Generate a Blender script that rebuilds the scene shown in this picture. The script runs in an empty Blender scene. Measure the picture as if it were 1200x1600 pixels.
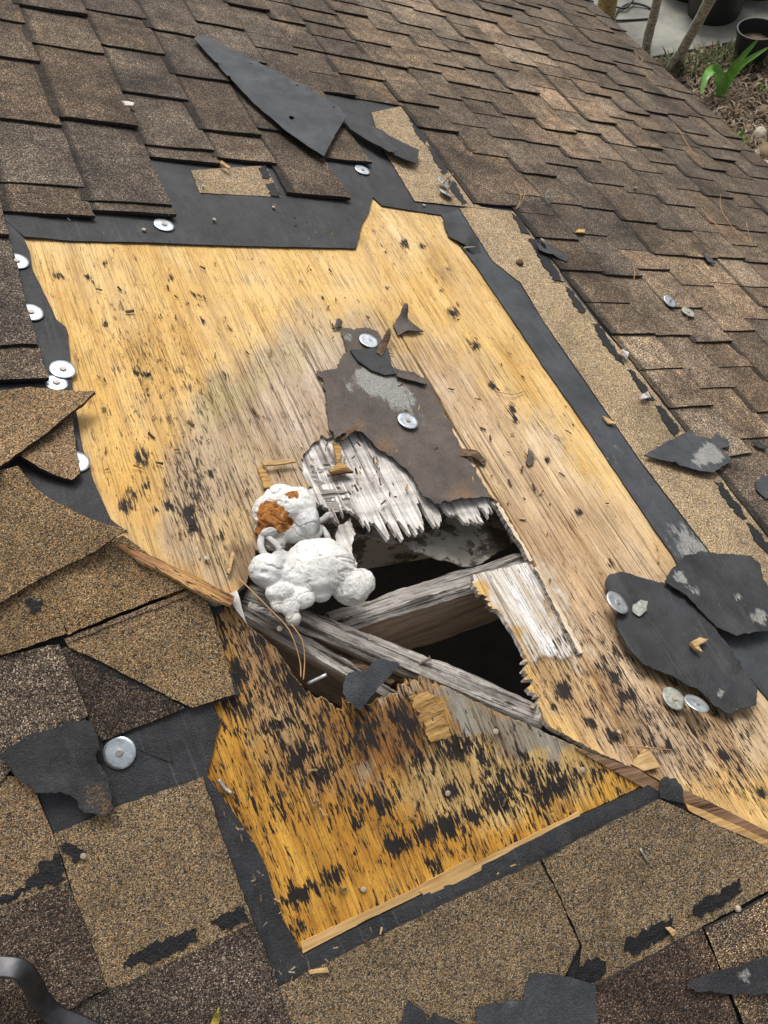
import bpy, bmesh, math, random
import numpy as np
from mathutils import Matrix, Vector
from mathutils.geometry import delaunay_2d_cdt

# ---------------------------------------------------------------- camera, light, exposure
SC = bpy.context.scene
COL = SC.collection
E3 = np.array([0.91999922, -0.36099926, 0.15258102])      # world x,y,z seen from the camera (right, down, forward)
F3 = np.array([-0.38707218, -0.77588708, 0.49817102])
G3 = np.array([-0.06145373, -0.51737682, -0.85354828])
FOC, PITCH, S, CZ = 1311.07, math.radians(26.136), 0.84, 4.4875
CAM = np.array([0.0, 0.0, CZ])
R3 = np.array([E3, F3, G3])
cam = bpy.data.cameras.new('camera'); camo = bpy.data.objects.new('camera', cam); COL.objects.link(camo)
m = Matrix.Identity(4)
for i in range(3):
    m[i][0] = R3[i, 0]; m[i][1] = -R3[i, 1]; m[i][2] = -R3[i, 2]; m[i][3] = CAM[i]
camo.matrix_world = m
cam.sensor_fit = 'VERTICAL'; cam.sensor_height = 36.0; cam.lens = FOC * 36.0 / 1600.0
cam.clip_start = 0.02; cam.clip_end = 400
SC.camera = camo
SUN_EL, SUN_AZ = math.radians(58), math.radians(20)        # azimuth clockwise from +y
w = bpy.data.worlds.new('World'); SC.world = w; w.use_nodes = True
nt = w.node_tree; nt.nodes.clear()
o_ = nt.nodes.new('ShaderNodeOutputWorld'); bg = nt.nodes.new('ShaderNodeBackground')
sky = nt.nodes.new('ShaderNodeTexSky'); sky.sky_type = 'NISHITA'; sky.sun_disc = False
sky.sun_elevation = SUN_EL; sky.sun_rotation = SUN_AZ; sky.dust_density = 6; sky.air_density = 1.0; sky.ozone_density = 1
hs = nt.nodes.new('ShaderNodeHueSaturation'); hs.inputs['Saturation'].default_value = 0.22
nt.links.new(sky.outputs[0], hs.inputs['Color']); nt.links.new(hs.outputs[0], bg.inputs[0])
bg.inputs[1].default_value = 0.12; nt.links.new(bg.outputs[0], o_.inputs[0])
sl = bpy.data.lights.new('sun', 'SUN'); so = bpy.data.objects.new('sun', sl); COL.objects.link(so)
sl.energy = 1.5; sl.angle = math.radians(22); sl.color = (1.0, 0.965, 0.91)
so.rotation_euler = Vector((-math.cos(SUN_EL) * math.sin(SUN_AZ), -math.cos(SUN_EL) * math.cos(SUN_AZ), -math.sin(SUN_EL))).to_track_quat('-Z', 'Y').to_euler()
SC.view_settings.view_transform = 'Standard'; SC.view_settings.look = 'None'
SC.view_settings.exposure = 0.3; SC.view_settings.gamma = 1.0
SC.view_settings.use_curve_mapping = False
SC.render.engine = 'CYCLES'

# ---------------------------------------------------------------- roof planes and measuring
rnd = random.Random(11)
cp, sp = math.cos(PITCH), math.sin(PITCH)
EX, FY, GZ = np.eye(3)
HIP_C = 0.555 * S                                            # x + y along the hip line
class Plane:
    def __init__(s, X, Y, Z, org): s.X, s.Y, s.Z, s.o = X, Y, Z, org
    def w(s, a, b, h=0.0): return s.o + np.multiply.outer(a, s.X) + np.multiply.outer(b, s.Y) + np.multiply.outer(h, s.Z)
NA = np.array([sp, 0, cp]); NB = np.array([0, -sp, cp])
PA = Plane(np.array([cp, 0, -sp]), FY, NA, CAM - S * NA)     # a: down the slope, b: along the eave, away
_x0 = -S * sp + 0.5; _hz = CZ - S * cp - (0.5) * math.tan(PITCH)   # a point of plane A above x=_x0
_hy = HIP_C - _x0
PB = Plane(EX, np.array([0, cp, sp]), NB, np.array([0.0, _hy, _hz]))  # a: along the eave, b: up the slope
PG = Plane(EX, FY, GZ, np.zeros(3))                           # the ground
def ray(px, py):
    px = np.asarray(px, float); py = np.asarray(py, float)
    d = np.stack([(px - 600) / FOC, (py - 800) / FOC, np.ones_like(px)], -1)
    return d @ R3.T
def P(xy, pl=PA, h=0.0):
    """place coordinates (a, b) on a plane raised by h of what shows at photo position xy"""
    xy = np.asarray(xy, float); d = ray(xy[..., 0], xy[..., 1])
    t = ((pl.o + h * pl.Z - CAM) @ pl.Z) / (d @ pl.Z)
    q = CAM + d * t[..., None] - pl.o
    return np.stack([q @ pl.X, q @ pl.Y], -1)
def W3(xy, pl=PA, h=0.0):
    ab = P(xy, pl, h); return pl.w(ab[..., 0], ab[..., 1], np.full(ab[..., 0].shape, h))
def PX(wp):
    c = (wp - CAM) @ R3
    return np.stack([600 + FOC * c[..., 0] / c[..., 2], 800 + FOC * c[..., 1] / c[..., 2]], -1)

# ---------------------------------------------------------------- numeric noise
def hsh(i, j, s):
    v = np.sin(i * 127.1 + j * 311.7 + s * 74.7) * 43758.5453
    return v - np.floor(v)
def vn(x, y, s=0):
    i, j = np.floor(x), np.floor(y); u, v = x - i, y - j
    u = u * u * (3 - 2 * u); v = v * v * (3 - 2 * v)
    return (hsh(i, j, s) * (1 - u) + hsh(i + 1, j, s) * u) * (1 - v) + (hsh(i, j + 1, s) * (1 - u) + hsh(i + 1, j + 1, s) * u) * v
def fbm(x, y, s=0, o=4):
    r = 0; a = 0.5
    for k in range(o): r = r + a * vn(x * 2 ** k, y * 2 ** k, s + k); a *= .5
    return r
def inpoly(p, poly):
    x, y = p[:, 0], p[:, 1]; r = np.zeros(len(p), bool); n = len(poly); j = n - 1
    for i in range(n):
        xi, yi = poly[i]; xj, yj = poly[j]
        if yi != yj: r ^= ((yi > y) != (yj > y)) & (x < (xj - xi) * (y - yi) / (yj - yi) + xi)
        j = i
    return r
_off = [(math.cos(k * 2.4) * math.sqrt((k + .5) / 20), math.sin(k * 2.4) * math.sqrt((k + .5) / 20)) for k in range(20)]
def soft(p, poly, blur):
    r = 0
    for dx, dy in _off: r = r + inpoly(p + np.array([dx, dy]) * blur, poly)
    return r / 20.0
def blob(p, x, y, rx, ry, ang=0):
    c, s = math.cos(ang), math.sin(ang); dx, dy = p[:, 0] - x, p[:, 1] - y
    return np.exp(-(((dx * c + dy * s) / rx) ** 2 + ((-dx * s + dy * c) / ry) ** 2))

# ---------------------------------------------------------------- materials
def N(t, typ, **k):
    n = t.nodes.new(typ)
    for a, b in k.items():
        if a.startswith('i_'): n.inputs[a[2:].replace('_', ' ')].default_value = b
        else: setattr(n, a, b)
    return n
def mat(name):
    M_ = bpy.data.materials.new(name); M_.use_nodes = True; t = M_.node_tree
    b = t.nodes['Principled BSDF']; return M_, t, b, t.links.new
def mathn(t, op, a, b=None, clamp=False):
    n = t.nodes.new('ShaderNodeMath'); n.operation = op; n.use_clamp = clamp
    for i, v in enumerate((a, b)):
        if v is None: continue
        if isinstance(v, (int, float)): n.inputs[i].default_value = v
        else: t.links.new(v, n.inputs[i])
    return n.outputs[0]
def mix(t, f, a, b, typ='MIX'):
    n = t.nodes.new('ShaderNodeMixRGB'); n.blend_type = typ
    for i, v in enumerate((f, a, b)):
        if isinstance(v, (int, float)): n.inputs[i].default_value = v
        elif isinstance(v, tuple): n.inputs[i].default_value = (*v, 1) if len(v) == 3 else v
        else: t.links.new(v, n.inputs[i])
    return n.outputs[0]
def ramp(t, f, stops, interp='LINEAR'):
    n = t.nodes.new('ShaderNodeValToRGB'); n.color_ramp.interpolation = interp; el = n.color_ramp.elements
    while len(el) < len(stops): el.new(0.5)
    for e, (p_, c) in zip(el, stops):
        e.position = p_; e.color = (*c, 1) if isinstance(c, tuple) else (c, c, c, 1)
    t.links.new(f, n.inputs[0]); return n.outputs[0]
def coords(t, kind='Object', scale=(1, 1, 1), rnd_off=True):
    if kind == 'World': src = N(t, 'ShaderNodeNewGeometry').outputs['Position']
    else: src = N(t, 'ShaderNodeTexCoord').outputs[kind]
    mp = N(t, 'ShaderNodeMapping'); mp.inputs['Scale'].default_value = scale; t.links.new(src, mp.inputs['Vector'])
    if kind == 'Object' and rnd_off:
        oi = N(t, 'ShaderNodeObjectInfo'); v = mathn(t, 'MULTIPLY', oi.outputs['Random'], 60.0)
        cx = N(t, 'ShaderNodeCombineXYZ'); t.links.new(v, cx.inputs[0]); t.links.new(v, cx.inputs[1]); t.links.new(cx.outputs[0], mp.inputs['Location'])
    return mp.outputs[0]
def noise(t, vec, scale, detail=3, rough=.55, dist=0):
    n = N(t, 'ShaderNodeTexNoise', i_Scale=scale, i_Detail=detail, i_Roughness=rough, i_Distortion=dist); t.links.new(vec, n.inputs['Vector']); return n.outputs['Fac']
def bump(t, b, h, dist, strength=1.0):
    n = N(t, 'ShaderNodeBump', i_Strength=strength, i_Distance=dist); t.links.new(h, n.inputs['Height']); t.links.new(n.outputs[0], b.inputs['Normal'])
def attr(t, nm): return N(t, 'ShaderNodeAttribute', attribute_name=nm)

def granules(name, stops, size=760, grime=.5):
    M_, t, b, L = mat(name)
    pos = coords(t, 'World')
    vo = N(t, 'ShaderNodeTexVoronoi', i_Scale=size); L(pos, vo.inputs['Vector'])
    sp_ = N(t, 'ShaderNodeSeparateColor'); L(vo.outputs['Color'], sp_.inputs[0])
    g = ramp(t, sp_.outputs[0], stops, 'CONSTANT')
    br = ramp(t, sp_.outputs[1], [(0, .52), (1, 1.14 if grime < .6 else 1.22)])
    c = mix(t, 1.0, g, br, 'MULTIPLY')
    gap = ramp(t, vo.outputs['Distance'], [(0.4, 1.35), (0.85, .5)])
    c = mix(t, 1.0, c, gap, 'MULTIPLY')
    n1 = noise(t, pos, 7, 5, .65); n2 = noise(t, pos, 38, 4, .6)
    c = mix(t, 1.0, c, ramp(t, n1, [(.3, 1 - grime * .75), (.5, 1.0), (.72, 1 + grime * .55)]), 'MULTIPLY')
    c = mix(t, 1.0, c, ramp(t, n2, [(.3, 1 - grime * .5), (.55, 1.0), (.75, 1 + grime * .25)]), 'MULTIPLY')
    bald = noise(t, pos, 55, 5, .72)
    c = mix(t, ramp(t, bald, [(.685, 0.0), (.715, .85)]), c, (.028, .025, .023))
    c = mix(t, ramp(t, noise(t, pos, 24, 6, .75), [(.66, 0.0), (.72, .35)]), c, (.38, .36, .32))
    if grime > .6:
        pt_ = noise(t, coords(t, 'World', (5.5, 3.4, 5.5)), 1.0, 5, .62, .5)
        c = mix(t, ramp(t, pt_, [(.60, 0.0), (.64, .6)]), c, mix(t, 1.0, c, (1.7, 1.62, 1.42), 'MULTIPLY'))
        st_ = noise(t, coords(t, 'World', (2.0, 9, 2.0)), 1.0, 5, .6)
        c = mix(t, 1.0, c, ramp(t, st_, [(.36, .72), (.52, 1.0)]), 'MULTIPLY')
    oi = N(t, 'ShaderNodeObjectInfo'); c = mix(t, 1.0, c, oi.outputs['Color'], 'MULTIPLY')
    c = mix(t, 1.0, c, attr(t, 'tint').outputs['Color'], 'MULTIPLY')
    L(c, b.inputs['Base Color']); b.inputs['Roughness'].default_value = .86; b.inputs['Specular IOR Level'].default_value = .35
    bump(t, b, mathn(t, 'SUBTRACT', 1.0, vo.outputs['Distance']), .0012, .8)
    return M_
GR_LIGHT = granules('light_granules', [(0, (.055, .052, .052)), (.15, (.12, .12, .12)), (.25, (.24, .18, .115)), (.45, (.37, .275, .17)), (.66, (.46, .36, .23)), (.81, (.48, .29, .125)), (.88, (.60, .51, .37)), (.96, (.26, .27, .27))], grime=.42)
GR_DARK = granules('weathered_granules', [(0, (.020, .018, .017)), (.25, (.058, .046, .038)), (.45, (.108, .083, .062)), (.66, (.17, .132, .098)), (.84, (.28, .222, .165)), (.94, (.46, .37, .28))], grime=.8)

def edge_mat():
    M_, t, b, L = mat('asphalt_edge'); pos = coords(t, 'World')
    L(ramp(t, noise(t, pos, 300), [(.4, (.010, .009, .009)), (.75, (.045, .036, .03))]), b.inputs['Base Color']); b.inputs['Roughness'].default_value = .9
    return M_
EDGE = edge_mat()

def felt(name, base=(.019, .020, .022), mold=True):
    M_, t, b, L = mat(name); v = coords(t); pos = coords(t, 'World')
    c = mix(t, ramp(t, noise(t, pos, 16, 5, .65), [(.35, 0.0), (.7, 1.0)]), base, tuple(min(1, x * 2.0 + .004) for x in base))
    sv = coords(t, 'Object', (190, 3, 3)); sc = ramp(t, noise(t, sv, 1.0, 3), [(.63, 0.0), (.72, .45)])
    c = mix(t, ramp(t, noise(t, coords(t, 'Object', (30, 9, 9)), 1.0, 6, .72), [(.52, 0.0), (.74, .38)]), c, (.10, .096, .09))
    c = mix(t, sc, c, (.10, .10, .105))
    tn = attr(t, 'tint'); s3 = N(t, 'ShaderNodeSeparateColor'); L(tn.outputs['Color'], s3.inputs[0])
    mo = mathn(t, 'ADD', s3.outputs[0], mathn(t, 'MULTIPLY', noise(t, coords(t, 'Object', (1.6, .6, 1)), 60, 6, .75), 1.1))
    mf = ramp(t, mo, [(.88, 0.0), (1.25, .85)])
    c = mix(t, mf, c, mix(t, ramp(t, noise(t, pos, 420, 3, .7), [(.35, 0.0), (.65, 1.0)]), (.15, .15, .14), (.40, .40, .37)))
    du = mathn(t, 'ADD', s3.outputs[1], noise(t, pos, 330, 3, .7))
    c = mix(t, ramp(t, du, [(.85, 0.0), (1.15, .9)]), c, (.19, .105, .045))
    c = mix(t, ramp(t, noise(t, pos, 520, 2), [(.66, 0.0), (.73, .6)]), c, (.15, .13, .115))
    c = mix(t, 1.0, c, ramp(t, noise(t, pos, 700, 2), [(.3, .6), (.7, 1.5)]), 'MULTIPLY')
    L(c, b.inputs['Base Color']); b.inputs['Roughness'].default_value = .62; b.inputs['Specular IOR Level'].default_value = .4
    hh = mathn(t, 'ADD', noise(t, pos, 420, 4, .7), mathn(t, 'MULTIPLY', noise(t, pos, 30, 3), 2.5))
    bump(t, b, hh, .002, .8)
    return M_
FELT = felt('black_felt')
FELT_G = felt('grey_felt', (.030, .033, .038))
FELT_B = felt('brown_felt', (.058, .046, .038))

def plywood():
    M_, t, b, L = mat('plywood'); tn = attr(t, 'tint'); we = attr(t, 'wear')
    s3 = N(t, 'ShaderNodeSeparateColor'); L(we.outputs['Color'], s3.inputs[0])
    c = tn.outputs['Color']
    gr = noise(t, coords(t, 'Object', (45, 1.6, 1)), 1.0, 4, .6, .6)
    c = mix(t, 1.0, c, ramp(t, gr, [(.3, (.84, .77, .66)), (.48, (1.0, 1.0, 1.0)), (.7, (1.14, 1.18, 1.28))]), 'MULTIPLY')
    fine = noise(t, coords(t, 'Object', (420, 9, 1)), 1.0, 3, .6)
    fl = ramp(t, fine, [(.36, .36), (.47, 1.0), (.6, 1.10)])
    c = mix(t, 1.0, c, mix(t, s3.outputs[1], mix(t, .6, (1, 1, 1), fl), fl), 'MULTIPLY')
    # dark crack lines, stronger where the wear says so
    stn = noise(t, coords(t, 'Object', (16, 6, 1)), 1.0, 5, .6, .8)
    c = mix(t, mathn(t, 'MULTIPLY', ramp(t, stn, [(.40, 1.0), (.56, 0.0)]), mathn(t, 'SUBTRACT', .55, mathn(t, 'MULTIPLY', s3.outputs[2], .28))), c, mix(t, 1.0, c, (.50, .37, .24), 'MULTIPLY'))
    cr = noise(t, coords(t, 'Object', (190, 3.2, 1)), 1.0, 3, .55)
    cf = mathn(t, 'MULTIPLY', ramp(t, cr, [(.34, 1.0), (.42, 0.0)]), mathn(t, 'ADD', mathn(t, 'MULTIPLY', s3.outputs[1], .85), .12))
    c = mix(t, cf, c, (.035, .026, .02))
    spk = noise(t, coords(t, 'Object', (420, 150, 1)), 1.0, 2, .6)
    c = mix(t, ramp(t, spk, [(.60, 0.0), (.70, .6)]), c, (.20, .115, .045))
    sc_ = mathn(t, 'ADD', noise(t, coords(t, 'Object', (480, 15, 1)), 1.0, 3, .55), mathn(t, 'MULTIPLY', mathn(t, 'SUBTRACT', noise(t, coords(t, 'Object', (14, 9, 1)), 1.0, 3, .6), .5), .45))
    c = mix(t, ramp(t, sc_, [(.59, 0.0), (.67, .7)]), c, (.15, .10, .055))
    c = mix(t, 1.0, c, ramp(t, noise(t, coords(t, 'World'), 800, 2, .7), [(.3, .80), (.7, 1.16)]), 'MULTIPLY')
    c = mix(t, ramp(t, noise(t, coords(t, 'Object', (10, 5, 1)), 1.0, 4, .6), [(.42, 0.0), (.7, .55)]), c, mix(t, mathn(t, 'MULTIPLY', s3.outputs[2], .5), c, (.78, .62, .40)))
    # mould dashes along the grain: two sizes, thresholded by painted density
    d1 = noise(t, coords(t, 'Object', (330, 50, 1)), 1.0, 4, .68, .5)
    d2 = noise(t, coords(t, 'Object', (90, 22, 1)), 1.0, 5, .68, .4)
    dd = mathn(t, 'ADD', mathn(t, 'MULTIPLY', d1, .72), mathn(t, 'MULTIPLY', d2, .33))
    dm = mathn(t, 'ADD', dd, mathn(t, 'MULTIPLY', s3.outputs[0], .40))
    mf = ramp(t, dm, [(.675, 0.0), (.715, .95)])
    mf = mathn(t, 'MULTIPLY', mf, mathn(t, 'ADD', mathn(t, 'SUBTRACT', 1.0, mathn(t, 'MULTIPLY', s3.outputs[2], .42)), mathn(t, 'MULTIPLY', s3.outputs[0], .9)), clamp=True)
    # long black lines that follow the grain, where the mould has settled in the checks
    ln = mathn(t, 'ADD', noise(t, coords(t, 'Object', (130, 7, 1)), 1.0, 4, .65, .3), mathn(t, 'MULTIPLY', s3.outputs[0], .28))
    c = mix(t, mathn(t, 'MULTIPLY', ramp(t, ln, [(.70, 0.0), (.76, .85)]), mathn(t, 'SUBTRACT', 1.0, mathn(t, 'MULTIPLY', s3.outputs[2], .45))), c, (.03, .02, .014))
    halo = ramp(t, dm, [(.60, 0.0), (.72, .45)])
    c = mix(t, halo, c, mix(t, .55, c, (.20, .085, .02)))
    c = mix(t, mf, c, mix(t, noise(t, coords(t, 'World'), 60), (.008, .007, .007), (.034, .028, .025)))
    L(c, b.inputs['Base Color']); b.inputs['Roughness'].default_value = .78; b.inputs['Specular IOR Level'].default_value = .25
    hh = mathn(t, 'ADD', mathn(t, 'MULTIPLY', fine, .7), mathn(t, 'SUBTRACT', mathn(t, 'MULTIPLY', gr, .6), mathn(t, 'MULTIPLY', cf, 1.2)))
    bump(t, b, hh, .0016, .65)
    return M_
PLY = plywood()

def wood(name, c0, c1, dark=(.03, .025, .02), blotch=None, grain=(14, 420, 420), bd=.0018, line=(.3, .42)):
    M_, t, b, L = mat(name); v = coords(t, 'Object', grain); f = noise(t, v, 1.0, 4, .6, .4)
    c = ramp(t, f, [(.33, c0), (.62, c1)])
    v2 = coords(t, 'Object', tuple(g * .33 for g in grain)); f2 = noise(t, v2, 1.0, 4, .6)
    c = mix(t, 1.0, c, ramp(t, noise(t, coords(t, 'Object', (9, 60, 60)), 1.0, 4), [(.3, .62), (.7, 1.18)]), 'MULTIPLY')
    cf = ramp(t, f2, [(line[0], .92), (line[1], 0.0)]); c = mix(t, cf, c, dark)
    if blotch: c = mix(t, ramp(t, noise(t, coords(t), 16, 5, .7), [(.47, 0.0), (.52, 1.0)]), c, blotch)
    L(c, b.inputs['Base Color']); b.inputs['Roughness'].default_value = .85; b.inputs['Specular IOR Level'].default_value = .2
    bump(t, b, mathn(t, 'SUBTRACT', mathn(t, 'MULTIPLY', f, .5), cf), bd, .9)
    return M_
WGREY = wood('weathered_rafter', (.16, .14, .12), (.42, .39, .355), line=(.36, .47), bd=.003)
WDARK = wood('sheltered_rafter', (.26, .205, .155), (.42, .345, .27), bd=.0006, line=(.22, .3), grain=(9, 260, 260))
WPEEL = wood('peeling_board', (.10, .085, .07), (.18, .155, .13), blotch=(.42, .40, .36), bd=.0006)
WHITEW = wood('bleached_veneer', (.40, .36, .32), (.76, .73, .69), (.10, .075, .06), grain=(340, 12, 40), bd=.0022, line=(.34, .46))
LATH = wood('fresh_lath', (.42, .25, .095), (.62, .40, .17), (.10, .05, .025), grain=(18, 260, 260), line=(.26, .36))
LATHR = wood('red_lath', (.15, .085, .05), (.30, .18, .105), (.05, .025, .015), grain=(18, 260, 260))
TORN = wood('torn_inner_ply', (.26, .14, .045), (.50, .31, .12), (.06, .03, .015), grain=(24, 190, 190), bd=.003, line=(.36, .48))
STRAW = wood('splinter_wood', (.36, .22, .09), (.60, .42, .20), grain=(40, 400, 400))
BROWN = wood('brown_splinter', (.07, .045, .03), (.17, .11, .065), grain=(40, 400, 400))

def simple(name, col, rough=.6, metal=0, var=.35, sc=60, bd=0.0006, spec=.5):
    M_, t, b, L = mat(name); pos = coords(t, 'World'); f = noise(t, pos, sc, 4, .65)
    c = ramp(t, f, [(.3, tuple(x * (1 - var) for x in col)), (.7, tuple(min(1, x * (1 + var * .6)) for x in col))])
    L(c, b.inputs['Base Color']); b.inputs['Roughness'].default_value = rough; b.inputs['Metallic'].default_value = metal
    b.inputs['Specular IOR Level'].default_value = spec
    bump(t, b, f, bd, .6); return M_
TIN = simple('galvanised_tin', (.66, .72, .76), .40, .85, .35, 70, .0016)
TINOLD = simple('dirty_tin', (.40, .41, .36), .6, .35, .5, 140, .0004)
STEEL = simple('nail_steel', (.42, .38, .33), .5, .6, .4, 300, .0002)
NAILW = simple('pale_nail', (.40, .33, .25), .7, 0, .3, 300, .0003)
IRON = simple('worn_iron', (.075, .075, .08), .45, .9, .35, 70, .0003)
TAR = simple('tar', (.010, .0105, .013), .55, 0, .7, 420, .004, .4)
FOAM = None
def foam():
    M_, t, b, L = mat('cured_foam'); pos = coords(t, 'World')
    oi = N(t, 'ShaderNodeObjectInfo')
    c = mix(t, ramp(t, noise(t, pos, 26, 5, .7), [(.36, .5), (.62, 0.0)]), oi.outputs['Color'], (.40, .385, .36))
    vo = N(t, 'ShaderNodeTexVoronoi', feature='DISTANCE_TO_EDGE', i_Scale=34); 
    wv = mix(t, .12, pos, N(t, 'ShaderNodeTexNoise', i_Scale=40.0).outputs['Color']); L(wv, vo.inputs['Vector'])
    ck = mathn(t, 'MULTIPLY', ramp(t, vo.outputs['Distance'], [(.006, 1.0), (.03, 0.0)]), ramp(t, noise(t, pos, 20, 2), [(.5, 0.0), (.62, .8)]))
    pit = ramp(t, noise(t, pos, 260, 2), [(.70, 0.0), (.75, .8)])
    c = mix(t, 1.0, c, attr(t, 'tint').outputs['Color'], 'MULTIPLY')
    c = mix(t, mathn(t, 'MAXIMUM', ck, pit), c, (.14, .09, .065))
    L(c, b.inputs['Base Color']); b.inputs['Roughness'].default_value = .75; b.inputs['Subsurface Weight'].default_value = .0
    hh = mathn(t, 'SUBTRACT', mathn(t, 'ADD', mathn(t, 'MULTIPLY', noise(t, pos, 38, 5, .62), 1.5), mathn(t, 'MULTIPLY', noise(t, pos, 210, 3), .4)), mathn(t, 'MULTIPLY', mathn(t, 'MAXIMUM', ck, pit), 1.0))
    bump(t, b, hh, .0032, .75); return M_
FOAM = foam()
def core():
    M_, t, b, L = mat('broken_foam_core'); pos = coords(t, 'World')
    c = ramp(t, noise(t, pos, 110, 5, .75), [(.3, (.10, .03, .01)), (.46, (.40, .14, .025)), (.60, (.52, .22, .05)), (.74, (.62, .54, .42))])
    L(c, b.inputs['Base Color']); b.inputs['Roughness'].default_value = .9
    bump(t, b, noise(t, pos, 150, 5, .8), .005, 1.0); return M_
CORE = core()
CONC = simple('concrete', (.215, .212, .18), .85, 0, .6, 2.2, .003)
DIRT = simple('dirt', (.11, .078, .048), .95, 0, .6, 14, .02)
POT = simple('pot_plastic', (.014, .014, .016), .45, 0, .3, 20, .0004)
BARK = simple('lichened_bark', (.40, .385, .32), .9, 0, .8, 24, .006)
POST = simple('yellowed_timber', (.32, .22, .085), .85, 0, .55, 22, .004)
RUBBER = simple('black_hose', (.012, .012, .012), .5, 0, .3, 20, .0003)
def leafmat(name, col, rough=.45):
    M_, t, b, L = mat(name); f = noise(t, coords(t, 'World'), 18, 3)
    L(ramp(t, f, [(.3, tuple(x * .65 for x in col)), (.7, tuple(x * 1.35 for x in col))]), b.inputs['Base Color']); b.inputs['Roughness'].default_value = rough
    return M_
GREEN = leafmat('green_leaf', (.12, .30, .04)); GRASS = leafmat('grass_blade', (.06, .11, .025))
LIT = [leafmat('litter_tan', (.17, .115, .065), .8), leafmat('litter_brown', (.085, .055, .033), .8), leafmat('litter_pale', (.25, .20, .14), .8)]
STONE = simple('pale_stone', (.40, .34, .26), .85, 0, .5, 25, .004)
NEEDLE = leafmat('dry_needle', (.40, .22, .10), .7)
YLEAF = leafmat('yellow_leaf', (.42, .33, .05), .6)
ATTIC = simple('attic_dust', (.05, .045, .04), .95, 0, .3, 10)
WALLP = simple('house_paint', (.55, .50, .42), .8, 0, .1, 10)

# ---------------------------------------------------------------- objects
def tag(o, label=None, cat=None, group=None, kind=None):
    if label: o['label'] = label
    if cat: o['category'] = cat
    if group: o['group'] = group
    if kind: o['kind'] = kind
    return o
def empty(name, loc, label, cat, group=None, kind=None):
    o = bpy.data.objects.new(name, None); COL.objects.link(o); o.location = loc; o.empty_display_size = .05
    o['_loc'] = 1; del o['_loc']
    return tag(o, label, cat, group, kind)
def attach(o, parent):
    if parent is not None:
        mw = parent.get('_mw')
        o.parent = parent
        o.matrix_parent_inverse = MW[parent.name].inverted()
MW = {}
def reg(o, M_): o.matrix_world = M_; MW[o.name] = M_.copy(); return o
def frame(pl, a=0, b=0, h=0, ang=0):
    X = pl.X * math.cos(ang) + pl.Y * math.sin(ang); Y = -pl.X * math.sin(ang) + pl.Y * math.cos(ang)
    o = pl.w(a, b, h); M_ = Matrix.Identity(4)
    for i in range(3): M_[i][0] = X[i]; M_[i][1] = Y[i]; M_[i][2] = pl.Z[i]; M_[i][3] = o[i]
    return M_
def make(name, verts, faces, mats, parent=None, M_=None, midx=None, attrs=None, smooth=False):
    me = bpy.data.meshes.new(name); me.from_pydata([tuple(map(float, v)) for v in verts], [], [tuple(int(i) for i in f) for f in faces])
    for x in (mats if isinstance(mats, (list, tuple)) else [mats]): me.materials.append(x)
    if midx is not None: me.polygons.foreach_set('material_index', np.asarray(midx, np.int32))
    for k, v in (attrs or {}).items():
        at = me.color_attributes.new(k, 'FLOAT_COLOR', 'POINT')
        c = np.ones((len(verts), 4), np.float32); c[:, :3] = v; at.data.foreach_set('color', c.ravel())
    if smooth is True: me.polygons.foreach_set('use_smooth', np.ones(len(me.polygons), bool))
    elif smooth is not False: me.polygons.foreach_set('use_smooth', np.asarray(smooth, bool))
    me.update()
    o = bpy.data.objects.new(name, me); COL.objects.link(o)
    attach(o, parent); reg(o, M_ if M_ is not None else Matrix.Identity(4))
    return o

def densify(poly, step, jag, seed, octs=3):
    out = []; n = len(poly); s = 0.0
    for i in range(n):
        p, q = np.array(poly[i], float), np.array(poly[(i + 1) % n], float); d = q - p; L = np.linalg.norm(d)
        if L < 1e-9: continue
        k = max(1, int(L / step)); nrm = np.array([-d[1], d[0]]) / L
        for j in range(k):
            f = j / k; amp = (fbm(np.array([(s + L * f) / (step * 3.1)]), np.array([seed * 3.7]), seed, octs)[0] - .47) * 2
            out.append(p + d * f + nrm * amp * jag * (1 if j else .5))
        s += L
    return np.array(out)

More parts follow.
